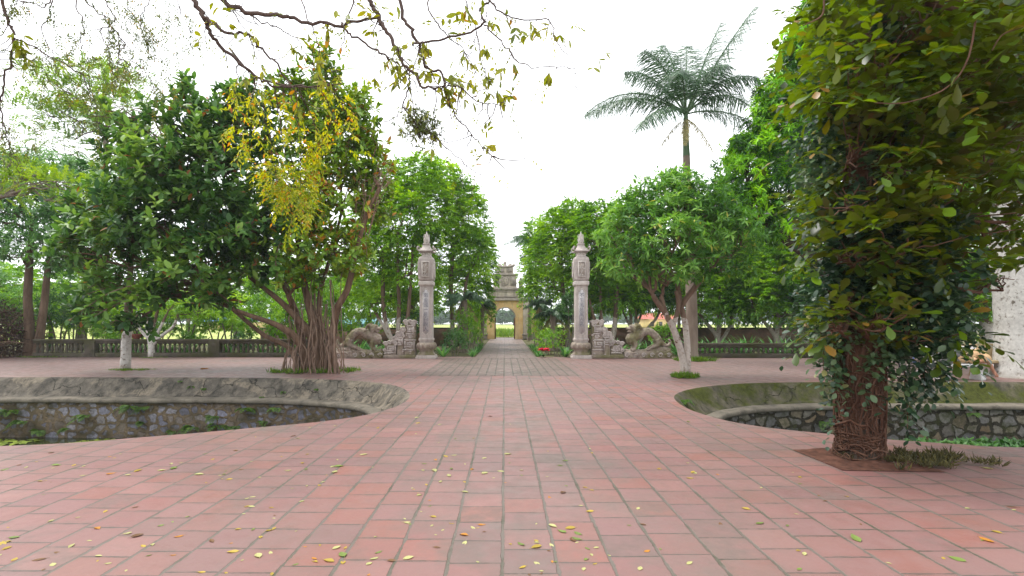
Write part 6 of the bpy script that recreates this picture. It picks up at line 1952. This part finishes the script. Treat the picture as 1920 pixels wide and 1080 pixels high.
def person():
    y, sz = 12.42, .385
    r = thing("person", "person in a tan short-sleeved shirt lying on the white bench, one arm hanging down", "person", (10.85, y, sz))
    # one continuous body: lying on the side, head to the left, knees drawn up
    b = MB()
    tb = lambda pts, rad, n=12: b.tube(smooth_curve(pts, 16), np.interp(np.linspace(0, 1, 16), np.linspace(0, 1, len(rad)), rad), n, cap=True)
    sh = np.array([11.13, y - .02, sz + .24])
    tb([(10.60, y + .02, sz + .15), (10.78, y, sz + .15), (10.95, y, sz + .16), (11.10, y, sz + .17)], [.13, .125, .145, .15])
    tb([(11.10, y, sz + .17), (11.22, y - .02, sz + .13)], [.07, .055])
    b.ball((11.30, y - .02, sz + .115), .105, 14, 10, (1.12, .88, 1.0))                       # head on the seat
    b.ball((11.31, y - .125, sz + .115), .022, 8, 6)                                         # nose
    for dz in (-.035, .035): b.ball((11.335, y - .095, sz + .115 + dz), .018, 8, 6)
    tb([sh - [.02, .02, .02], sh + [.03, -.16, -.05], sh + [.08, -.24, -.17]], [.085, .068, .05])   # upper arm
    tb([sh + [.08, -.24, -.17], sh + [.14, -.25, -.30], sh + [.20, -.24, -.40]], [.05, .042, .03])
    tb([sh + [.20, -.24, -.40], sh + [.24, -.245, -.46]], [.036, .034])
    for k in range(4):                                                                       # fingers
        o = np.array([-.03 + k * .02, .01 - k * .006, 0])
        tb([sh + [.235, -.245, -.45] + o, sh + [.265, -.25, -.50] + o, sh + [.27, -.235, -.54] + o * 1.1], [.011, .010, .008], 7)
    tb([sh + [.215, -.25, -.43], sh + [.20, -.275, -.47], sh + [.215, -.285, -.50]], [.012, .011, .009], 7)
    tb([(10.95, y - .05, sz + .10), (10.98, y - .20, sz + .07), (11.16, y - .20, sz + .05), (11.24, y - .15, sz + .05)], [.06, .05, .04, .035])
    for dz, dy in ((.09, 0.0), (.22, -.02)):
        tb([(10.62, y + dy, sz + dz), (10.40, y - .10 + dy, sz + dz), (10.26, y - .14 + dy, sz + dz)], [.10, .085, .065])
        tb([(10.26, y - .14 + dy, sz + dz), (10.32, y + .06 + dy, sz + dz * .9), (10.36, y + .15 + dy, sz + dz * .8)], [.062, .055, .04])
    o = b.build("body", M["skin"], r)
    rm = o.modifiers.new("fuse", 'REMESH'); rm.mode = 'VOXEL'; rm.voxel_size = .011; rm.use_smooth_shade = True
    sm = o.modifiers.new("smooth", 'SMOOTH'); sm.iterations = 3
    b = MB()
    tb([(10.58, y + .02, sz + .155), (10.78, y, sz + .155), (10.95, y, sz + .165), (11.10, y, sz + .175), (11.14, y, sz + .17)], [.14, .14, .158, .162, .10])
    tb([sh - [.04, 0, .03], sh + [.0, -.09, -.01], sh + [.04, -.20, -.09], sh + [.07, -.235, -.16]], [.13, .118, .098, .088])
    tb([(10.95, y - .03, sz + .11), (10.97, y - .13, sz + .085), (10.99, y - .19, sz + .075)], [.085, .075, .068])
    o = b.build("shirt", M["shirt"], r)
    rm = o.modifiers.new("fuse", 'REMESH'); rm.mode = 'VOXEL'; rm.voxel_size = .013; rm.use_smooth_shade = True
    tx = bpy.data.textures.new("folds", 'CLOUDS'); tx.noise_scale = .12
    dm = o.modifiers.new("folds", 'DISPLACE'); dm.texture = tx; dm.strength = .03; dm.mid_level = .4
    b = MB()
    for dz, dy in ((.09, 0.0), (.22, -.02)):
        tb([(10.66, y + dy, sz + dz), (10.40, y - .10 + dy, sz + dz), (10.25, y - .14 + dy, sz + dz)], [.118, .10, .08])
        tb([(10.25, y - .14 + dy, sz + dz), (10.32, y + .06 + dy, sz + dz * .9)], [.078, .068])
    o = b.build("trousers", M["trousers"], r)
    rm = o.modifiers.new("fuse", 'REMESH'); rm.mode = 'VOXEL'; rm.voxel_size = .014; rm.use_smooth_shade = True
    b = MB()
    b.ball((11.325, y + .02, sz + .125), .112, 14, 10, (1.0, .85, 1.0))
    b.build("hair", M["hair"], r)


person()


def bicycle():
    x, y = 11.05, 13.6
    r = thing("bicycle", "bicycle with a blue frame parked behind the stone benches", "bicycle", (x, y, 0))
    wr = .33
    for cx in (x - .52, x + .52):
        w = empty("wheel", (cx - x, 0, wr)); w.parent = r
        m = MB(); a = np.linspace(0, 2 * math.pi, 33)
        m.tube(np.stack([wr * .95 * np.cos(a), np.zeros(33), wr * .95 * np.sin(a)], 1), .018, 7); o = m.build("tyre", M["tyre"], None, (0, 0, 0)); o.parent = w
        m = MB(); m.tube(np.stack([wr * .88 * np.cos(a), np.zeros(33), wr * .88 * np.sin(a)], 1), .009, 5)
        for t in a[:-1:2]: m.tube([(0, .01, 0), (wr * .88 * math.cos(t), 0, wr * .88 * math.sin(t))], .0018, 4)
        m.tube([(0, -.04, 0), (0, .04, 0)], .022, 8, cap=True); o = m.build("rim", M["steel"], None, (0, 0, 0)); o.parent = w
    m = MB()
    bb, st, hd, hl = (x - .08, y, .30), (x - .22, y, .72), (x + .34, y, .80), (x + .38, y, .62)
    for a_, b_ in ((bb, st), (st, hd), (bb, hl), (hd, hl), (bb, (x - .52, y, wr)), (st, (x - .52, y, wr)), (hl, (x + .52, y, wr))): m.tube([a_, b_], .017, 7)
    m.build("frame", M["blue_paint"], r)
    m = MB(); m.tube([st, (x - .25, y, .84)], .013, 6); m.loft([np.array([(x - .37, y - .09, z), (x - .37, y + .09, z), (x - .22, y + .035, z), (x - .10, y + .02, z), (x - .10, y - .02, z), (x - .22, y - .035, z)]) for z in (.84, .885)]); m.build("saddle", M["tyre"], r)
    m = MB(); m.tube([hd, (x + .31, y, .98)], .014, 6); m.tube(smooth_curve([(x + .16, y - .27, 1.02), (x + .30, y - .2, 1.03), (x + .33, y, .98), (x + .30, y + .2, 1.03), (x + .16, y + .27, 1.02)], 16), .012, 6); m.build("handlebar", M["steel"], r)
    m = MB(); m.tube([(x - .08, y - .09, .30), (x - .08, y + .09, .30)], .05, 10, cap=True); m.tube([(x - .08, y - .09, .30), (x - .02, y - .09, .15)], .011, 5); m.tube([(x - .08, y + .09, .30), (x - .14, y + .09, .45)], .011, 5); m.box((x - .02, y - .13, .14), (.09, .07, .02)); m.box((x - .14, y + .13, .46), (.09, .07, .02)); m.build("crank", M["steel"], r)


bicycle()

# ------------------------------------------------------------------ far things
h = thing("farmhouse", "pale yellow house with a red roof far across the field at the right", "house", (27.5, 95, 0))
m = MB(); m.box((27.5, 95, .9), (5.2, 4.5, 1.86)); m.build("wall", M["house_wall"], h)
m = MB(); m.loft([np.array([(24.4, 92.4, 1.83), (24.4, 97.6, 1.83), (24.9, 95, 2.9)]), np.array([(30.6, 92.4, 1.83), (30.6, 97.6, 1.83), (30.1, 95, 2.9)])]); m.build("roof", M["roof_red"], h, smooth=False)
for wx in (26.1, 27.6, 29.0):
    m = MB(); m.box((wx, 92.73, .95), (.6, .06, .8)); m.build("window", M["dark_window"], h)
h = thing("field_shed", "low blue-roofed shed across the field at the left", "shed", (-44, 90, 0))
m = MB(); m.box((-44, 90, .7), (13, 4, 1.4)); m.build("wall", M["house_wall"], h)
m = MB(); m.loft([np.array([(-51, 87.6, 1.41), (-51, 92.4, 1.41), (-51, 90, 2.1)]), np.array([(-37, 87.6, 1.41), (-37, 92.4, 1.41), (-37, 90, 2.1)])]); m.build("roof", M["blue_sheet"], h, smooth=False)
h = thing("field_shed", "teal shed seen over the brick wall behind the left lion", "shed", (-17.5, 62, 0))
m = MB(); m.box((-17.5, 62, .55), (5, 3, 1.1)); m.build("wall", M["teal"], h)
m = MB(); m.loft([np.array([(-20.2, 60.2, 1.11), (-20.2, 63.8, 1.11), (-20.2, 62, 1.7)]), np.array([(-14.8, 60.2, 1.11), (-14.8, 63.8, 1.11), (-14.8, 62, 1.7)])]); m.build("roof", M["teal"], h, smooth=False)

m = MB()
for i in range(150):
    x = rng.uniform(-330, 330) if i > 40 else rng.uniform(-40, 40)
    y = rng.uniform(215, 270)
    s = rng.uniform(.6, 1.25)
    for k in range(3):
        c = np.array([x + rng.normal() * 3, y + rng.normal() * 3, 2.6 * s + k * .9])
        p, d = crown_points(c, np.array([4.2, 3.5, 2.6]) * s, 55)
        grow(m, p, d, dict(kind="whorl", k=6, L=1.3, W=.7, t=T_RHOMB, spread=1.2, droop=.1))
o = m.build("distant_trees", M["leaf_far"], None, (0, 240, 0), smooth=False)
tag(o, "low belt of hazy trees along the far side of the field", "trees", None, "stuff")
Yc = 190.0
m, t_ = MB(), MB()
c0 = P(963, 612, Yc)
rt = thing("tall_far_tree", "tall narrow tree on the far field, seen through the right of the arch", "tree", (c0[0], Yc, 0))
t_.tube([(c0[0], Yc, 0), (c0[0], Yc, 9)], [.3, .1], 6)
for z, rr in ((2.2, 2.0), (4.5, 1.9), (6.8, 1.6), (8.8, 1.1)):
    p, d = crown_points(np.array([c0[0], Yc, z]), np.array([rr, rr, 1.7]), 160)
    grow(m, p, d, dict(kind="whorl", k=6, L=.7, W=.35, t=T_RHOMB, spread=1.2, droop=.3))
t_.build("trunk", M["bark_dark"], rt)
m.build("crown", M["leaf_far"], rt, smooth=False)
m = MB()
n = 5000
p = np.stack([rng.uniform(-6, 6, n), rng.uniform(45.5, 70, n), np.full(n, -.02)], 1)
put_leaves(m, p, np.stack([rng.normal(size=n) * .4, rng.normal(size=n) * .4, np.ones(n)], 1), rng.normal(size=(n, 3)), rng.uniform(.25, .75, n), .09, np.clip(rng.normal(.5, .2, n), 0, .9), T_RHOMB)
tag(m.build("field_grass", M["leaf_grass"], None, (0, 55, 0), smooth=False), "rough grass of the field just beyond the arch", "grass", None, "stuff")

# ------------------------------------------------------------------ air
m = MB()
m.box((0, 135, 5.5), (690, 302, 17))
g = NG("thin_haze")
pv = g.n("VolumePrincipled", Color=(0.86, 0.92, 0.97), Density=0.0006)
g.t.links.new(pv.outputs[0], g.out.inputs["Volume"])
o = m.build("haze", g.m, None, (0, 135, 5.5), smooth=False)
o["kind"] = "stuff"

# ------------------------------------------------------------------ fallen leaves
def leaf_mesh(seed):
    r_ = np.random.default_rng(seed)
    xs = np.linspace(0, 1, 8)
    w = np.sin(np.clip(xs * 1.0, 0, 1) * math.pi) ** .8 * .26
    w[0], w[-1] = .012, .006
    curl, fold, tw = r_.uniform(.05, .35), r_.uniform(.05, .30), r_.normal() * .3
    V = []
    for x, ww in zip(xs, w):
        zc = curl * (x - .5) ** 2 * r_.choice([1, 1]) + .02
        for sd in (-1, -.5, 0, .5, 1):
            V.append((x - .5, sd * ww, zc + fold * abs(sd) * ww * 1.6 + tw * sd * ww * (x - .5)))
    m = MB()
    idx = np.arange(40).reshape(8, 5)
    m.add(np.array(V), np.stack([idx[:-1, :-1], idx[1:, :-1], idx[1:, 1:], idx[:-1, 1:]], -1).reshape(-1, 4), r_.uniform(.2, .8))
    V2 = np.array(V)
    V2[:, 2] -= V2[:, 2].min() - .002
    m.v[0] = V2
    m.tube([(-.5, 0, V2[2, 2]), (-.62, .01, V2[2, 2] * .8), (-.72, .03, .01)], .010, 4)
    return m.mesh("fallen_leaf")


LM = {}
KINDS = [("fallen_yellow", "small yellow leaf fallen on the red paving"), ("fallen_pale", "small pale yellow-green leaf fallen on the red paving"), ("fallen_green", "small green leaf fallen on the red paving"),
         ("fallen_orange", "small orange leaf fallen on the red paving"), ("fallen_brown", "small curled brown leaf fallen on the red paving")]
for kn, _ in KINDS:
    LM[kn] = []
    for s in range(4):
        me = leaf_mesh(hash(kn) % 97 + s * 13 if False else len(LM) * 31 + s * 13)
        me.materials.append(M[kn])
        LM[kn].append(me)


def drop(kn, label, p, size, group):
    o = bpy.data.objects.new("fallen_leaf", LM[kn][rng.integers(4)])
    o.location = (p[0], p[1], p[2] if len(p) > 2 else .001)
    o.rotation_euler = (rng.normal() * .06, rng.normal() * .06, rng.random() * 6.28)
    o.scale = (size, size * rng.uniform(.8, 1.15), size * rng.uniform(.7, 1.2))
    col.objects.link(o)
    tag(o, label, "leaf", group)


from mathutils.geometry import intersect_point_tri_2d


def inside(loop, x, y):
    c = False
    n = len(loop)
    for i in range(n):
        x1, y1 = loop[i]; x2, y2 = loop[i - 1]
        if (y1 > y) != (y2 > y) and x < (x2 - x1) * (y - y1) / (y2 - y1) + x1: c = not c
    return c


# ones the photograph shows clearly
for px, py, kn, lab, s in ((1850, 1013, "fallen_orange", "single bright orange leaf alone on the paving at the lower right", .10), (383, 692, "fallen_orange", "big orange leaf standing curled on the court between the white trunk and the fig", .30),
                           (508, 993, "fallen_yellow", "largest of the yellow leaves lying together left of the paving's centre", .085), (885, 880, "fallen_orange", "orange leaf lying on a row left of the paving's middle joint", .06),
                           (335, 1006, "fallen_orange", "orange leaf just left of the yellow leaf pair in the left foreground", .055), (1605, 1011, "fallen_green", "long curled green leaf beside the lower right paving joint", .10), (1795, 1049, "fallen_green", "green leaf near the bottom right corner", .085)):
    drop(kn, lab, G(px, py), s, None)
placed = 0
while placed < 285:
    py = rng.uniform(790, 1078) if rng.random() < .9 else rng.uniform(700, 790)
    px = rng.uniform(0, 1920)
    dens = 1.0 if px < 1100 else (.55 if px < 1350 else .25)
    if py > 960: dens *= .75
    if rng.random() > dens: continue
    p = G(px, py)
    if inside(LOOP_L, p[0], p[1]) or inside(LOOP_R, p[0], p[1]): continue
    if p[1] > 5.5 and rng.random() < .35: continue
    if mnoise.noise(Vector((p[0] * 1.1, p[1] * 1.1, 5))) + .45 < rng.random() * .8: continue
    i = rng.choice(5, p=[.26, .40, .15, .07, .12])
    drop(KINDS[i][0], KINDS[i][1], p, (.024 + .055 * rng.random() ** 1.6) * (1.0 if py > 900 else 1.2), "leaves fallen on the red paving")
    placed += 1
for px, py in ((1650, 868), (1660, 872), (1690, 866), (1640, 870)):
    drop("fallen_yellow", "yellow leaf lying by the soil under the vine-wrapped trunk", G(px, py), .08, "yellow leaves by the vine trunk")
